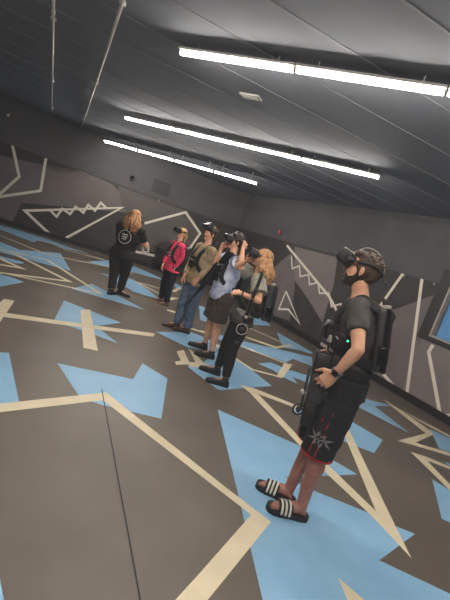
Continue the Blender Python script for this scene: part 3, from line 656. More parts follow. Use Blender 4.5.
def trousers(p, root, m, name='trousers', rad=(.060, .052, .040, .037, .030), end=1.0, top=.05, seed=3, gap=0, belly=0, amp=.006, parts=None, wide=1.0):
    """end: 0..1 hip to knee, 1..2 knee to ankle"""
    H = p.H; bm = bmesh.new()
    c = p.pelvis
    rings(bm, [(c - p.u * .055 * H, p.l * .088 * H * wide, p.f * .066 * H), (c - p.u * .01 * H, p.l * .102 * H * wide, p.f * .076 * H), (c + p.u * top * H, p.l * .092 * H * wide, p.f * (.070 * H + belly))], 24)
    r = [x * H for x in rad]
    for T in 'LR':
        hip, kn, an = (getattr(p, k + T) for k in ('hip', 'kn', 'an'))
        kn2 = kn + p.f * .004
        ball(bm, hip, r[0])
        if end <= 1.25:
            e = lerp(hip, kn2, min(end, 1)) if end <= 1 else lerp(kn2, an, end - 1)
            cone(bm, hip, lerp(hip, e, .5), r[0], r[1], 20); cone(bm, lerp(hip, e, .5), e, r[1], r[2], 20); ball(bm, lerp(hip, e, .5), r[1])
        else:
            limb(bm, [(hip, r[0]), (lerp(hip, kn2, .5), r[1]), (kn2, r[2]), (lerp(kn2, an, .35), r[3])], 18)
            e = lerp(kn2, an, end - 1); ball(bm, lerp(kn2, an, .7), lerp(r[3], r[4], .6)); cone(bm, lerp(kn2, an, .35), lerp(kn2, an, .7), r[3], lerp(r[3], r[4], .6), 18)
            cone(bm, lerp(kn2, an, .7), e, lerp(r[3], r[4], .6), r[4], 18)
    return fuse(name, bm, [m], root, .008, 2, folds(amp, (9, 9, 15), seed))

def shoe(p, root, i, m_up, m_sole, boot=0, name='shoe'):
    H = p.H; x, y, a = p.feet[i]; fd = dirv(a); fl_ = V((-fd.y, fd.x, 0)); U = V((0, 0, 1)); h0 = V((x, y, 0))
    an = p.anL if i == 0 else p.anR
    bm = bmesh.new(); secs = [(-.006, .020, .016, .018), (.004, .026, .023, .026), (.03, .030, .025, .030), (.06, .030, .0265, .029), (.09, .024, .028, .023), (.12, .019, .029, .018), (.145, .016, .026, .015), (.160, .013, .017, .011)]
    rings(bm, [(h0 + fd * t * H + U * (.012 + hh * H * .62), fl_ * w * H, U * th * H * .80) for t, hh, w, th in secs], 18, power=2.5)
    limb(bm, [(h0 + fd * .03 * H + U * .03 * H, .026 * H), (lerp(h0 + fd * .03 * H + U * .04 * H, an, .9) + U * boot, .0255 * H)], 14)
    sh = fuse(name, bm, [m_up], root, .006, 2)
    bm = bmesh.new(); L = []
    prof = [(-.008, .014), (.002, .024), (.03, .027), (.06, .026), (.09, .029), (.12, .031), (.145, .028), (.158, .020), (.164, .008)]
    pts = [(t, w) for t, w in prof] + [(t, -w) for t, w in reversed(prof)]
    lo = [bm.verts.new(h0 + fd * t * H + fl_ * w * H + U * .001) for t, w in pts]; hi = [bm.verts.new(h0 + fd * t * H + fl_ * w * H * 1.02 + U * .022) for t, w in pts]
    bm.faces.new(lo[::-1]); bm.faces.new(hi)
    for k in range(len(pts)): bm.faces.new((lo[k], lo[(k + 1) % len(pts)], hi[(k + 1) % len(pts)], hi[k]))
    from_bm('sole', bm, [m_sole], sh)
    bm = bmesh.new()
    for k in range(4):
        t = .062 + k * .014; z = .012 + (.046 - k * .0042) * H
        tube(bm, [h0 + fd * t * H + fl_ * w * H + U * (z - abs(w) * 9 * .004) for w in (-.014, -.006, .006, .014)], .0028, 6)
    from_bm('laces', bm, [m_sole if m_sole is M_sole_w else M_black2], sh)
    return sh

def short_hair(p, root, m, k=1.0, voxel=.005, seed=0):
    H = p.H; bm = bmesh.new(); R = p.HR
    for s in (-1, 1): ball(bm, hp(p, -.012, s * .030, .004), (.030 * H, .0165 * H, .030 * H), R, 14)
    ball(bm, hp(p, -.014, 0, .026), (.058 * H * k, .0475 * H * k, .047 * H * k), R, 20)
    ball(bm, hp(p, -.032, 0, .000), (.040 * H * k, .0425 * H * k, .040 * H * k), R, 18)
    ball(bm, hp(p, -.030, 0, -.022), (.026 * H, .034 * H, .020 * H), R, 14)
    ball(bm, hp(p, .020, 0, .050), (.026 * H, .034 * H, .018 * H), R, 14)
    for s in (-1, 1): ball(bm, hp(p, .008, s * .038, .012), (.014 * H, .008 * H, .022 * H), R, 12)
    for i in range(50):
        a = random.uniform(0, 2 * math.pi); e = random.uniform(-.1, 1.3)
        d = V((math.cos(e) * math.cos(a), math.cos(e) * math.sin(a), math.sin(e)))
        if d.x > .55 and d.z < .75: continue
        q = hp(p, -.014 + d.x * .055, d.y * .045, .024 + d.z * .045); t = (p.HR @ V((-.5 + random.uniform(-.5, .5), random.uniform(-.6, .6), -.3 + d.z)) ).normalized()
        limb(bm, [(q, .0040 * H), (q + t * .009 * H, .0028 * H)], 6)
    return fuse('hair', bm, [m], root, voxel, 1, lambda c: .0022 * noise.noise(V((c.x * 90, c.y * 90, c.z * 50))))
def long_hair(p, root, m, length=.17, spread=.055, n=64, fringe=False, back=.045, seed=1, tail=False, wav=.006, vol=1.0):
    rnd = random.Random(seed); H = p.H; bm = bmesh.new(); R = p.HR
    ball(bm, hp(p, -.013, 0, .026), (.059 * H * vol, .0490 * H * vol, .049 * H * vol), R, 20)
    ball(bm, hp(p, -.032, 0, .000), (.042 * H, .046 * H, .044 * H), R, 18)
    U = V((0, 0, 1))
    if tail:
        ball(bm, hp(p, -.060, 0, .012), .016 * H)
        for i in range(16):
            o = V((rnd.uniform(-1, 1), rnd.uniform(-1, 1), 0)) * .010 * H; a = hp(p, -.062, 0, .010)
            L = length * H * rnd.uniform(.75, 1.05)
            tube(bm, catmull([a, a - p.hf * .018 * H + o - U * .015 * H, a - p.hf * .016 * H + o * 1.6 - U * L * .5, a - p.hf * .004 * H + o * 1.1 - U * L], 4), [.007 * H * (1 - .6 * k / 12) for k in range(13)], 7)
    else:
        for i in range(n):
            a = math.radians(rnd.uniform(62, 298)); rr = rnd.uniform(.85, 1.05)
            top = hp(p, -.012 + .052 * math.cos(a) * rr, .047 * math.sin(a) * rr, rnd.uniform(-.005, .03))
            out = (p.hf * math.cos(a) * spread * .55 + p.hl * math.sin(a) * spread) * H * .42 * rnd.uniform(.6, 1.2)
            L = length * H * rnd.uniform(.72, 1.08)
            ph = rnd.uniform(0, 6); w = V((math.cos(ph), math.sin(ph), 0)) * wav * H
            pts = [top, top + out * .6 - U * L * .25, top + out * 1.0 - U * L * .5 + w - p.f * back * .2, top + out * .95 - U * L * .78 - w - p.f * back * .3, top + out * .8 - U * L + w * .6 - p.f * back * .25]
            tube(bm, catmull(pts, 4), [(.0095 if k < 11 else .0095 - (k - 10) * .0011) * H for k in range(17)], 7)
    return fuse('hair', bm, [m], root, .006, 1, lambda c: .003 * noise.noise(V((c.x * 75, c.y * 75, c.z * 16))))

# ---- worn gear
def headset(p, f, u, tilt, label, face=M_black, side=M_white, sc=1.0):
    H = p.H; r = empty('virtual_reality_headset', p.G + hp(p, f, 0, u)); o0 = hp(p, f, 0, u)
    a = math.radians(tilt); df = p.hf * math.cos(a) + p.hu * math.sin(a); du = p.hu * math.cos(a) - p.hf * math.sin(a); R = rot_from(df, p.hl, du)
    hpo = lambda a_, b_, c_: hp(p, a_, b_, c_) - o0
    bm = bmesh.new(); box(bm, (0, 0, 0), (.085 * sc, .178 * sc, .094 * sc), R, .024, 4); from_bm('visor', bm, [face], r, True)
    bm = bmesh.new(); box(bm, R @ V((.040 * sc, 0, 0)), (.014, .150 * sc, .072 * sc), R, .006, 3); from_bm('front_plate', bm, [M_gloss], r, True)
    for s in (-1, 1):
        bm = bmesh.new(); box(bm, R @ V((.000, s * .05 * sc, .046 * sc)), (.075 * sc, .030, .006), R, .002, 2); from_bm('top_stripe', bm, [side], r, True)
        bm = bmesh.new(); cone(bm, R @ V((.047 * sc, s * .045 * sc, .018)), R @ V((.0495 * sc, s * .045 * sc, .018)), .009, .008, 14); from_bm('camera_lens', bm, [M_black2], r, True)
        bm = bmesh.new(); ball(bm, R @ V((-.03 * sc, s * .09 * sc, 0)), (.022, .010, .020), R, 12); from_bm('hinge', bm, [M_black2], r, True)
    bm = bmesh.new(); box(bm, R @ V((-.048 * sc, 0, -.004)), (.030, .150 * sc, .080 * sc), R, .012, 3); from_bm('face_gasket', bm, [M_web], r, True)
    # side straps back to a rear cradle
    for s in (-1, 1):
        pts = [R @ V((-.03 * sc, s * .092 * sc, 0)), hpo(.012, s * .052, lerp(.03, u * .6, .5)), hpo(-.030, s * .050, .026), hpo(-.060, s * .030, .014), hpo(-.070, 0, .008)]
        c0 = hpo(-.01, 0, .02)
        bm = bmesh.new(); tube(bm, catmull(pts, 5), 0, 8, flat=(.015, .005), hint=lambda q: (q - c0).normalized()); from_bm('side_strap', bm, [M_black], r, True)
    bm = bmesh.new(); c0 = hpo(-.01, 0, .0)
    tube(bm, catmull([R @ V((-.02 * sc, 0, .05 * sc)), hpo(.012, 0, .080), hpo(-.032, 0, .074), hpo(-.066, 0, .042), hpo(-.076, 0, .010)], 5), 0, 8, flat=(.022, .006), hint=lambda q: (q - c0).normalized()); from_bm('top_strap', bm, [side if side is not M_white else M_silver], r, True)
    bm = bmesh.new(); ball(bm, hpo(-.072, 0, .008), (.011, .035, .018), p.HR, 14); from_bm('rear_knob', bm, [M_black2], r, True)
    tag(r, label, 'headset', 'virtual reality headsets'); return r

def backpack(p, label, th=.10, w=.30, h=.43, off=0, lift=0.0, front=True, tilt=8):
    H = p.H; dT = .070 * H + .016; r = empty('computer_backpack', p.G + cp(p, -dT - .02, 0, 0)); o = cp(p, -dT - .02, 0, 0)
    B = lambda f, l, u: cp(p, f, l, u + lift) - o
    ta = math.radians(tilt); pf = p.f * math.cos(ta) - p.u * math.sin(ta); pu = p.u * math.cos(ta) + p.f * math.sin(ta)
    R = rot_from(pf, p.l, pu); cx = -dT - .004 - th / 2 - off
    B0 = B; pc = B(cx, 0, 0); B = lambda f, l, u: pc + pf * (f - cx) + p.l * l + pu * u
    bm = bmesh.new(); box(bm, B(cx + .02, 0, 0), (th * .62, w * .92, h * .96), R, .022, 3); from_bm('shell', bm, [M_black2], r, True)
    bm = bmesh.new(); box(bm, B(cx - th * .27, 0, 0), (th * .42, w * .78, h), R, .020, 3); from_bm('computer_case', bm, [M_black], r, True)
    for s in (-1, 1):
        bm = bmesh.new(); box(bm, B(cx - th * .05, s * w * .44, -h * .22), (th * .55, .035, h * .30), R, .010, 2); from_bm('battery', bm, [M_gloss], r, True)
        bm = bmesh.new(); box(bm, B(cx - th * .50, s * w * .26, .02), (.010, .018, h * .8), R, .004, 2); from_bm('rail', bm, [M_black2], r)
    bm = bmesh.new()
    for k in range(6): box(bm, B(cx - th * .49, 0, -h * .3 + k * .035), (.008, w * .32, .012), R, .002, 1)
    from_bm('vent_slats', bm, [M_gloss], r)
    bm = bmesh.new(); box(bm, B(cx, -.02 + w * .2, h * .5 + .004), (.055, .075, .022), R, .006, 2); from_bm('top_tag', bm, [M_silver], r, True)
    bm = bmesh.new(); tube(bm, catmull([B(cx + .01, -.05, h * .48), B(cx + .015, -.03, h * .48 + .05), B(cx + .015, .03, h * .48 + .05), B(cx + .01, .05, h * .48)], 5), .009, 8); from_bm('grab_handle', bm, [M_web], r, True)
    BP = B; B = B0
    # harness
    c0 = B(0, 0, -.03); ax = p.u
    def outw(q):
        v = q - c0; v = V((v.x, v.y, v.z * .35)); return v.normalized()
    fr = dT + .008; shz = (p.neck - p.chest).dot(p.u) - lift; nf = (p.neck - p.chest).dot(p.f)
    for s in (-1, 1):
        pts = [B(-dT - .03, s * .085, h * .36), B(nf - .060, s * .092, shz + .004), B(nf + .0, s * .096, shz + .024), B(nf + .060, s * .103, shz - .035), B(fr - .004, s * .105, shz * .42), B(fr + .004, s * .112, -.03), B(fr - .03, s * .150, -.10), B(.0, s * .172, -.15), B(-dT - .01, s * .14, -h * .40)]
        bm = bmesh.new(); tube(bm, catmull(pts, 6), 0, 10, flat=(.062, .018), hint=outw); from_bm('shoulder_strap', bm, [M_web], r, True)
        bm = bmesh.new(); box(bm, B(fr + .014, s * .106, -.01), (.016, .05, .035), R, .005, 2); from_bm('buckle', bm, [M_silver if s < 0 else M_black2], r, True)
    bm = bmesh.new(); tube(bm, catmull([B(fr + .006, -.11, .03), B(fr + .018, 0, .035), B(fr + .006, .11, .03)], 6), 0, 8, flat=(.032, .010), hint=outw); from_bm('chest_strap', bm, [M_web], r, True)
    wz = (lerp(p.pelvis, p.chest, .35) - p.chest); a, b = .082 * H + .026, .060 * H + .026
    pts = [B(0, 0, -lift) + wz + (p.f * math.cos(t) * b + p.l * math.sin(t) * a) for t in [2 * math.pi * k / 28 for k in range(29)]]
    cw = B(0, 0, -lift) + wz
    bm = bmesh.new(); tube(bm, pts, 0, 8, flat=(.075, .016), hint=lambda q: (q - cw).normalized()); from_bm('hip_belt', bm, [M_web], r, True)
    if front:
        bm = bmesh.new(); box(bm, B(fr + .03, .0, -.06), (.035, .13, .11), R, .012, 3); from_bm('chest_module', bm, [M_black], r, True)
    # cable to the headset
    e = hp(p, -.078, 0, .0) - o
    bm = bmesh.new(); tube(bm, catmull([e, e - p.f * .05 - p.u * .05, BP(cx + .03, .03, h * .5 + .06), BP(cx, .02, h * .5)], 6), .006, 8); from_bm('headset_cable', bm, [M_black2], r, True)
    tag(r, label, 'backpack', 'computer backpacks'); return r

def gun(p0, p1, face, label, w=.05, ringpos=.8, ringR=.06, ringn=None, ballpos=None, scale=1.0, slab=False, strap=None, ball_out=.05, group='virtual reality rifles', ring_out=0.0, dark=False, rt_=.0065):
    """long toy rifle from stock p0 to muzzle p1; face = side the sights point to"""
    p0, p1 = V(p0), V(p1); o = p0.copy(); r = empty('virtual_reality_rifle', o); d = p1 - p0; L = d.length; z = d.normalized()
    y = (V(face) - z * V(face).dot(z)).normalized(); x = y.cross(z); R = rot_from(x, y, z)
    A = lambda a, b, c: R @ V((a, b, c * L))
    def bx(nm, c, s, m, bev=.006):
        bm = bmesh.new(); box(bm, A(*c), (s[0], s[1], s[2] * L), R, bev, 2); from_bm(nm, bm, [m], r, True)
    if slab:
        bx('stock', (0, 0, .13), (.055, .100, .26), M_black, .012); bx('receiver', (0, .0, .42), (.060, .095, .36), M_black2, .014)
        bx('handguard', (0, .01, .72), (.050, .080, .28), M_black, .012); bx('barrel', (0, .02, .92), (.030, .035, .16), M_gloss, .008)
        bx('magazine', (0, -.07, .48), (.035, .07, .12), M_black, .008); bx('top_rail', (0, .065, .45), (.020, .016, .5), M_black2, .003)
    else:
        bx('stock', (0, -.015, .10), (.035, .085 * scale, .20), M_black, .010); bx('receiver', (0, 0, .38), (.045, .075 * scale, .30), M_black2, .010)
        bx('handguard', (0, .005, .64), (.040, .052, .26), M_black, .010); bx('magazine', (0, -.07 * scale, .46), (.028, .09 * scale, .08), M_black, .006)
        bx('top_rail', (0, .045 * scale, .42), (.018, .014, .42), M_gloss, .003)
        bm = bmesh.new(); cone(bm, A(0, .008, .74), A(0, .008, 1.0), .013, .011, 14); from_bm('barrel', bm, [M_gloss], r, True)
        bm = bmesh.new(); cone(bm, A(0, .008, .96), A(0, .008, 1.02), .018, .018, 14); from_bm('muzzle', bm, [M_black2], r, True)
    bm = bmesh.new(); limb(bm, [(A(0, -.03, .27), .016), (A(0, -.10, .22), .014)], 10); from_bm('pistol_grip', bm, [M_black], r, True)
    rc = A(0, ring_out, ringpos); bm = bmesh.new(); torus(bm, rc, ringn if ringn is not None else x, ringR, rt_, 32, 10); rg = from_bm('tracking_ring', bm, [M_silver if not (slab or dark) else M_black2], r, True)
    bm = bmesh.new(); ball(bm, rc, (.020, .016, .024), R, 12); limb(bm, [(rc, .009), (A(0, ring_out * .4, ringpos - .02), .010)], 8); from_bm('controller_hub', bm, [M_black2], rg, True)
    if ballpos is not None:
        bm = bmesh.new(); ball(bm, A(0, ball_out, ballpos), .017, None, 16); limb(bm, [(A(0, ball_out, ballpos), .006), (A(0, 0, ballpos), .006)], 8) ; from_bm('knob', bm, [M_silver], r, True)
    if strap:
        bm = bmesh.new(); tube(bm, catmull([V(q) - o for q in strap], 6), 0, 8, flat=(.035, .006), hint=V(face)); from_bm('sling', bm, [M_web], r, True)
    tag(r, label, 'rifle', group); return r

def start(k, label):
    p = read_pose(k); r = empty('person', p.G); tag(r, label, 'person'); return p, r

# ---- 1: nearest man
p, r = start('near', 'bearded man in black shorts and striped slides, nearest the camera on the blue floor')
body(p, r, M_skin, curlL=(.25, .35, .3), nL=(V((.2, .9, -.25))), nR=V((0, -1, 0)), leg_mat=M_skin_leg, bare_feet=True, voxel=.0045, armk=.94, fs=.86)
shirt(p, r, M_tee_char, hem=.03, sleeve=.58, off=.014, seed=1, belly=.03, armk=.92, slr=1.02)
sh_ = trousers(p, r, M_short_blk, 'shorts', rad=(.068, .066, .060, 0, 0), end=1.07, seed=4, amp=.008, belly=.01)
H = p.H
# red piping down the side and round the hems, sewn on the shorts
bm = bmesh.new()
for T, s in (('L', 1), ('R', -1)):
    hip, kn, an = getattr(p, 'hip' + T), getattr(p, 'kn' + T) + p.f * .004, getattr(p, 'an' + T); e = lerp(kn, an, .07); x, y, z = frame(e - hip)
    q = e + (e - hip).normalized() * .001; torus(bm, q, e - hip, .0588 * H, .006, 32, 8)
    tube(bm, [lerp(hip, e, t) + p.l * s * (.0665 - .006 * t) * H + p.f * .008 for t in (.1, .3, .5, .7, .9, 1)], .0045, 6)
    tube(bm, [lerp(hip, e, t) + p.l * s * (.0585 - .006 * t) * H + p.f * .050 for t in (.25, .45, .65, .85, 1)], .0045, 6)
from_bm('red_piping', bm, [M_red], sh_, True)
# spiky silver emblem on the outer left leg
bm = bmesh.new(); kn = p.knL + p.f * .004; e = lerp(kn, p.anL, .07); cE = lerp(p.hipL, e, .70); dz = (e - p.hipL).normalized(); out = (p.l * .97 + p.f * .22).normalized(); fx = (p.f - out * p.f.dot(out)).normalized()
star = [(.062, .052), (.030, .022), (.016, .058), (.004, .024), (-.022, .046), (-.020, .016), (-.064, .030), (-.034, .002), (-.060, -.034), (-.020, -.016), (-.010, -.056), (.006, -.022), (.030, -.050), (.026, -.012), (.066, -.020), (.034, .006)]
def emb(bm, pts, lift_, mi=0):
    c = [cE + out * (.067 * H + lift_ - (a * a) * 3.2) + fx * a - dz * b for a, b in pts]
    vs = [bm.verts.new(q) for q in c]; cc = bm.verts.new(cE + out * (.067 * H + lift_)); 
    for k in range(len(vs)): bm.faces.new((cc, vs[k], vs[(k + 1) % len(vs)])).material_index = mi
emb(bm, [(a * 1.25 - .01, b * .95) for a, b in star], .0075, 0); emb(bm, [(a * .72 - .01, b * .56) for a, b in star], .0095, 1)
for a, b in ((-.014, .004), (.012, .004), (.03, -.006), (-.04, .008), (0, -.010)): emb(bm, [(a - .01 + .006 * math.cos(t), b + .006 * math.sin(t)) for t in [k * math.pi / 4 for k in range(8)]], .0115, 0)
M_emb = mat('silver print', srgb(120, 118, 122), .6)
from_bm('silver_emblem', bm, [M_emb, M_short_blk], sh_)
h_ = short_hair(p, r, M_hairbr, .95, .0045)
bm = bmesh.new(); R = p.HR
rings(bm, [(hp(p, .000, 0, -.022), p.hf * .034 * H, p.hl * .0365 * H), (hp(p, .004, 0, -.034), p.hf * .036 * H, p.hl * .0350 * H), (hp(p, .010, 0, -.044), p.hf * .036 * H, p.hl * .032 * H), (hp(p, .018, 0, -.056), p.hf * .031 * H, p.hl * .025 * H), (hp(p, .024, 0, -.068), p.hf * .020 * H, p.hl * .014 * H)], 18)
for s in (-1, 1): limb(bm, [(hp(p, .004, s * .0375, -.004), .0050 * H), (hp(p, .008, s * .0335, -.030), .0075 * H), (hp(p, .034, s * .012, -.054), .008 * H)], 10)
limb(bm, [(hp(p, .042, -.016, -.034), .003 * H), (hp(p, .046, -.012, -.0285), .003 * H), (hp(p, .0495, 0, -.0265), .003 * H), (hp(p, .046, .012, -.0285), .003 * H), (hp(p, .042, .016, -.034), .003 * H)], 8)
fuse('beard', bm, [M_beard], r, .005, 1, lambda c: .002 * noise.noise(c * 90))
# watch
x, y, z = frame(p.haL - p.wrL); bm = bmesh.new(); c = lerp(p.wrL, p.elL, .06); M_band = mat('grey blue watch band', srgb(84, 90, 116), .5)
zz = (p.wrL - p.elL).normalized(); x, y, z = frame(zz)
bm2 = bmesh.new(); tube(bm2, [c + (x * math.cos(t) + y * math.sin(t)) * .0185 * H for t in [2 * math.pi * k / 20 for k in range(21)]], 0, 8, flat=(.024, .005), hint=lambda q: (q - c).normalized()); wt = from_bm('watch', bm2, [M_band], r, True)
wf = V((-.3, -.85, .3)); wf = (wf - zz * wf.dot(zz)).normalized()
box(bm, c + wf * .0205 * H, (.034, .010, .034), rot_from(zz.cross(wf), wf, zz), .004, 2); from_bm('watch_face', bm, [M_gloss], wt, True)
# slides
for i in (0, 1):
    x, y, a = p.feet[i]; fd = dirv(a); fl_ = V((-fd.y, fd.x, 0)); U = V((0, 0, 1)); h0 = V((x, y, 0))
    bm = bmesh.new(); prof = [(t * .87, w) for t, w in [(-.014, .012), (-.004, .024), (.03, .029), (.06, .027), (.09, .031), (.12, .034), (.148, .031), (.166, .022), (.173, .008)]]
    pts = [(t, w) for t, w in prof] + [(t, -w) for t, w in reversed(prof)]
    lay = [[bm.verts.new(h0 + fd * t * H + fl_ * w * H * k + U * z) for t, w in pts] for z, k in ((.001, .95), (.012, 1.0), (.030, 1.02), (.036, .97))]
    bm.faces.new(lay[0][::-1]); bm.faces.new(lay[-1])
    for A_, B_ in zip(lay, lay[1:]):
        for k in range(len(pts)): bm.faces.new((A_[k], A_[(k + 1) % len(pts)], B_[(k + 1) % len(pts)], B_[k]))
    sl = from_bm('slide_sandal', bm, [M_sole_b], r)
    def arc(t, k, ex=0): 
        a_ = math.pi * k; return h0 + fd * (t * H) + fl_ * (math.cos(a_) * (.0325 * H + ex)) + U * (.026 + math.sin(a_) * (.030 * H * (1 + (.100 - t) * 4.0) + ex))
    def band(t0, t1, ex, thick, m, nm, par):
        bm = bmesh.new(); n = 16; g = []
        for j in range(n + 1):
            g.append([bm.verts.new(q) for q in (arc(t0, j / n, ex), arc(t1, j / n, ex), arc(t1, j / n, ex + thick), arc(t0, j / n, ex + thick))])
        for j in range(n):
            for k in range(4): bm.faces.new((g[j][k], g[j][(k + 1) % 4], g[j + 1][(k + 1) % 4], g[j + 1][k]))
        bm.faces.new(g[0]); bm.faces.new(g[-1][::-1])
        return from_bm(nm, bm, [m], par, True)
    band(.062, .114, 0, .006, M_sole_b, 'strap', sl)
    for k in range(3): band(.068 + k * .015, .076 + k * .015, .006, .0018, M_white, 'white_stripe', sl)
headset(p, .069, .022, 14, 'dark headset pushed up on the forehead of the bearded man in shorts')
backpack(p, 'black computer backpack on the bearded man in shorts, nearest the camera', th=.085, w=.30, h=.40, lift=.02, off=-.035, tilt=14)
bk = [V(p.G + cp(p, .20, .05, .10)), V(p.G + cp(p, .18, .04, .02))]
gun((.690, 2.50, 1.10), (.745, 2.43, .56), V((-.95, .1, 0)), 'dark slab bodied rifle hanging muzzle down before the bearded man in shorts', slab=True, ringpos=.70, ringR=.036, ringn=V((.25, -1, 0)), ballpos=.50, ball_out=.075, ring_out=.075,
    strap=[p.G + cp(p, .12, .10, .10), p.G + cp(p, .16, .09, .0), V((.70, 2.49, 1.12))])
# round hand controller held at his chest
r2 = empty('hand_controller', (.690, 2.53, 1.20)); bm = bmesh.new(); torus(bm, (0, 0, .02), V((-.2, -1, .1)), .062, .012, 32, 10); from_bm('tracking_ring', bm, [M_black2], r2, True)
bm = bmesh.new(); limb(bm, [((0.03, 0, -.02), .020), ((.07, .02, -.075), .016)], 12); from_bm('grip', bm, [M_black], r2, True)
bm = bmesh.new(); box(bm, (.02, -.02, -.01), (.06, .035, .05), None, .012, 3); from_bm('button_pad', bm, [M_silver], r2, True)
bm = bmesh.new(); box(bm, (.01, .0, -.072), (.09, .03, .018), Matrix.Rotation(.2, 3, 'Y'), .004, 2); from_bm('bracket', bm, [M_silver], r2, True)
tag(r2, 'dark ring shaped controller held at the chest of the bearded man in shorts', 'controller')
r2 = empty('chest_unit', (.772, 2.42, 1.215)); bm = bmesh.new(); box(bm, (0, 0, 0), (.10, .05, .085), Matrix.Rotation(.3, 3, 'Z'), .014, 3); from_bm('case', bm, [M_black], r2, True)
bm = bmesh.new(); cone(bm, (-.012, -.024, .012), (-.013, -.031, .012), .011, .010, 3); from_bm('indicator', bm, [M_led], r2)
tag(r2, 'small black unit with a lit green indicator on the bearded man', 'electronic unit')

# ---- 2: long haired person at right of the group
p, r = start('right', 'person with long golden hair, grey sleeves and black leggings, right end of the group')
body(p, r, M_skin, curlL=(.5, .6, .5), nL=V((0, .6, -.6)), curlR=(.5, .6, .5), nR=V((.3, -.2, .6)), fem=True)
shirt(p, r, M_tee_grey, hem=-.10, sleeve=.66, off=.016, seed=2, fem=True, belly=.02, armk=1.3, slr=1.2, wide=1.12)
shirt(p, r, M_tank, 'tunic', hem=.07, sleeve=.03, off=.022, seed=6, fem=True, belly=.05, flare=.06, armk=.7, wide=1.15)
trousers(p, r, M_pant_blk, 'leggings', rad=(.066, .060, .045, .042, .030), end=1.93, seed=8, amp=.003, wide=1.12)
for i in (0, 1): shoe(p, r, i, M_shoe_blk, M_sole_b)
long_hair(p, r, M_hairlb, length=.18, spread=.14, n=110, seed=4, wav=.016, back=.10, vol=1.08)
c = lerp(p.wrL, p.elL, .1); zz = (p.wrL - p.elL).normalized(); x, y, z = frame(zz); bm = bmesh.new()
tube(bm, [c + (x * math.cos(t) + y * math.sin(t)) * .0175 * p.H for t in [2 * math.pi * k / 16 for k in range(17)]], 0, 8, flat=(.018, .005), hint=lambda q: (q - c).normalized()); from_bm('wristband', bm, [M_black], r, True)
headset(p, .074, .014, 4, 'dark headset worn by the long golden haired person', side=M_black2)
backpack(p, 'black computer backpack on the long golden haired person in leggings', th=.12, w=.28, h=.42, lift=-.01)
gun((.262, 4.20, 1.20), (.262, 4.185, .58), V((0, -1, .0)), 'dark rifle with a pale ring at the hip of the long golden haired person', ringpos=.735, ringR=.056, rt_=.005, ringn=V((0, -1, 0)), ballpos=.52, ball_out=.07, ring_out=.055,
    strap=[p.G + cp(p, .02, .15, .28), V((.27, 4.2, 1.35)), V((.265, 4.185, 1.15))])

# ---- 3: blue shirt
p, r = start('blue', 'person in a pale blue patterned tee and dark taupe shorts reaching to their headset')
body(p, r, M_skin, curlL=(.5, .6, .5), nL=V((-.4, .6, 0)), curlR=(.5, .6, .5), nR=V((.4, -.4, 0)))
shirt(p, r, M_tee_blue, hem=.06, sleeve=.5, off=.020, seed=3, belly=.04, wide=1.2, armk=1.15, slr=1.2)
trousers(p, r, M_short_br, 'shorts', rad=(.078, .076, .072, 0, 0), end=.90, seed=9, amp=.006, wide=1.15)
for i in (0, 1): shoe(p, r, i, M_shoe_blk, M_sole_b)
short_hair(p, r, M_hairdk, 1.03, .006)
headset(p, .074, .010, 6, 'dark headset with a pale strap on the person in the pale blue tee', side=M_silver)
backpack(p, 'black computer backpack with harness over the pale blue tee', th=.12, w=.30, h=.42)

# ---- 4: khaki shirt
p, r = start('khaki', 'person in a khaki long sleeved top and blue jeans, middle of the group')
body(p, r, M_skin, curlL=(.5, .6, .5), nL=V((.3, .5, 0)), curlR=(.3, .4, .3), nR=V((.5, .2, 0)))
shirt(p, r, M_khaki, hem=.05, sleeve=1.85, off=.018, seed=4, belly=.02, wide=1.16, armk=1.18)
trousers(p, r, M_jeans, 'jeans', rad=(.070, .064, .054, .048, .042), end=1.97, seed=10, amp=.006, wide=1.12)
for i in (0, 1): shoe(p, r, i, M_shoe_br, M_sole_b, .01)
short_hair(p, r, M_hairbr, 1.02, .006)
headset(p, .052, .062, 42, 'grey topped headset pushed up high on the head of the person in khaki', face=M_black2, side=M_silver)
backpack(p, 'black computer backpack with chest module on the person in khaki', th=.11, w=.29, h=.41)
gun((-.142, 5.298, 1.421), (-.464, 5.681, .55), V((-.5, -.6, .3)), 'long black rifle slung diagonally before the blue jeans of the person in khaki', ringpos=.90, ringR=.055, ringn=V((0, -1, 0)), scale=1.4, ring_out=.02, dark=True)
# ---- 5: pink
p, r = start('pink', 'person in a coral pink long sleeved top and dark jeans with a blonde ponytail')
body(p, r, M_skin, curlL=(.4, .5, .4), nL=V((.3, .6, 0)), curlR=(.4, .5, .4), nR=V((.5, 0, 0)), fem=True)
sh_ = shirt(p, r, M_pink, hem=.06, sleeve=1.9, off=.018, seed=5, fem=True, flare=.12, belly=.03, wide=1.15, armk=1.15)
bm = bmesh.new(); H = p.H
for k, (a, u_, w_, h_) in enumerate(((.02, .02, .10, .04), (.03, -.035, .085, .03), (.0, -.08, .07, .03))):
    c = p.chest + p.f * (.070 * H + .046 - abs(u_) * .25 + .03) + p.u * u_; vs = [bm.verts.new(c + p.l * (a + w_ * .5 * math.cos(t)) + p.u * h_ * .5 * math.sin(t) - p.f * .03 * math.cos(t) ** 2) for t in [k2 * math.pi / 6 for k2 in range(12)]]
    bm.faces.new(vs)
from_bm('white_print', bm, [mat('white shirt print', srgb(216, 196, 200), .8)], sh_)
trousers(p, r, M_navy, 'jeans', rad=(.068, .062, .050, .044, .036), end=1.93, seed=11, amp=.004, wide=1.12)
for i in (0, 1): shoe(p, r, i, M_shoe_gr, M_sole_w)
long_hair(p, r, M_hairbl, length=.12, tail=True, seed=6)
headset(p, .068, .030, 12, 'dark headset worn by the person in the coral pink top', side=M_black2)
backpack(p, 'black computer backpack on the person in the coral pink top', th=.11, w=.28, h=.38, front=False)
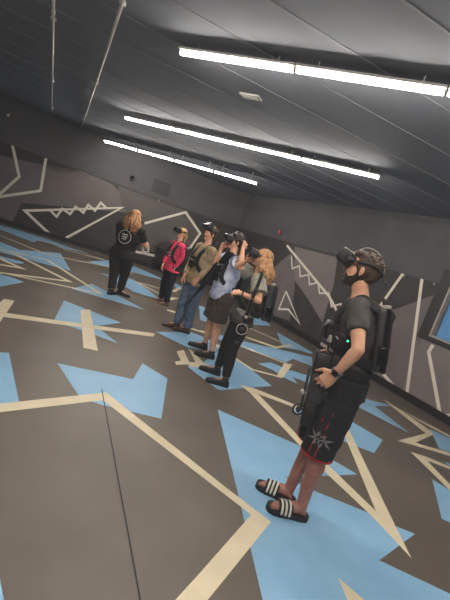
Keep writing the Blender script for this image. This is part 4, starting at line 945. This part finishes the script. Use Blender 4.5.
# ---- 6: staff
p, r = start('staff', 'person with long auburn hair, all in black, standing apart with their back turned')
body(p, r, M_skin, curlL=(.5, .6, .5), curlR=(.6, .7, .5), fem=True)
sh_ = shirt(p, r, M_tee_black, hem=.07, sleeve=.85, off=.026, seed=6, belly=.04, fem=True, wide=1.36, armk=1.4, slr=1.2)
# round white print on the upper back
H = p.H; bm = bmesh.new(); cb = lerp(p.chest, p.neck, .12) - p.f * (.070 * H + .012); R0 = .108
def back_pt(a, b, lift_=.004):
    w_ = (.104 * 1.36 * H + .026); dd = (.069 * H + .026)
    return lerp(p.chest, p.neck, .12) + p.l * a + p.u * b - p.f * (dd * math.sqrt(max(.05, 1 - (a / w_) ** 2)) + lift_ + (.010 if 1 else 0))
def ring_flat(R1, R2, a0=0, a1=2 * math.pi, n=40, off=(0, 0)):
    for k in range(n):
        t0, t1 = a0 + (a1 - a0) * k / n, a0 + (a1 - a0) * (k + 1) / n
        bm.faces.new([bm.verts.new(back_pt(off[0] + q * math.cos(t), off[1] + q * math.sin(t))) for q, t in ((R1, t0), (R2, t0), (R2, t1), (R1, t1))])
ring_flat(R0, R0 * 1.10)
def line_flat(pts, w):
    for quad in ribbon(pts, w):
        bm.faces.new([bm.verts.new(back_pt(q.x, q.y)) for q in quad])
line_flat([(-.055, .02), (-.03, .05), (0, .03), (.03, .05), (.055, .02)], .016); line_flat([(-.05, -.01), (0, .008), (.05, -.01)], .016)
line_flat([(-.04, -.045), (-.012, -.02), (0, -.05), (.02, -.025), (.045, -.05)], .011)
from_bm('round_white_print', bm, [mat('white shirt print 2', srgb(226, 222, 216), .8)], sh_)
trousers(p, r, M_pant_ch, 'trousers', rad=(.084, .074, .058, .050, .042), end=1.92, seed=12, wide=1.36)
for i in (0, 1): shoe(p, r, i, M_shoe_blk, M_sole_b)
long_hair(p, r, M_hairau, length=.18, spread=.13, n=120, seed=8, wav=.012, back=.06, vol=1.15)
r2 = empty('hand_controllers', p.G + p.haR); o = V((0, 0, 0))
for k in range(3):
    bm = bmesh.new(); torus(bm, V((.012 * k - .02, -.01 * k, -.03 - .045 * k)), V((.3, -.9, .3)), .055, .010, 24, 8); from_bm('tracking_ring', bm, [M_silver if k != 1 else M_white], r2, True)
bm = bmesh.new(); limb(bm, [((-.01, 0, 0), .017), ((-.03, .0, -.07), .014)], 12); from_bm('grip', bm, [M_black2], r2, True)
tag(r2, 'silver ringed controller in the hand of the auburn haired person in black', 'controller')


# ------------------------------------------------------------------ camera, world, colour
cam = bpy.data.cameras.new('camera'); co = bpy.data.objects.new('camera', cam); COL.objects.link(co)
cr, sr = math.cos(ROLL), math.sin(ROLL)
fw = V((0, math.cos(PITCH), -math.sin(PITCH))); up = V((0, math.sin(PITCH), math.cos(PITCH))); rt = V((1, 0, 0))
X = rt * cr + up * sr; Y = up * cr - rt * sr; Z = -fw
mw = rot_from(X, Y, Z).to_4x4(); mw.translation = V((0, 0, CAM_H)); co.matrix_world = mw
cam.sensor_width = 36; cam.sensor_fit = 'AUTO'; cam.lens = 410 / 600 * 36; cam.clip_start = .05
bpy.context.scene.camera = co
w = bpy.data.worlds.new('world'); bpy.context.scene.world = w; w.use_nodes = True
w.node_tree.nodes['Background'].inputs[0].default_value = (.5, .52, .56, 1); w.node_tree.nodes['Background'].inputs[1].default_value = .05
sc_ = bpy.context.scene
sc_.view_settings.view_transform = 'Standard'; sc_.view_settings.look = 'None'; sc_.view_settings.exposure = .80
sc_.view_settings.use_curve_mapping = True
cm = sc_.view_settings.curve_mapping
cm.curves[3].points[0].location = (0, .0065)
cm.update()
sc_.cycles.use_denoising = True
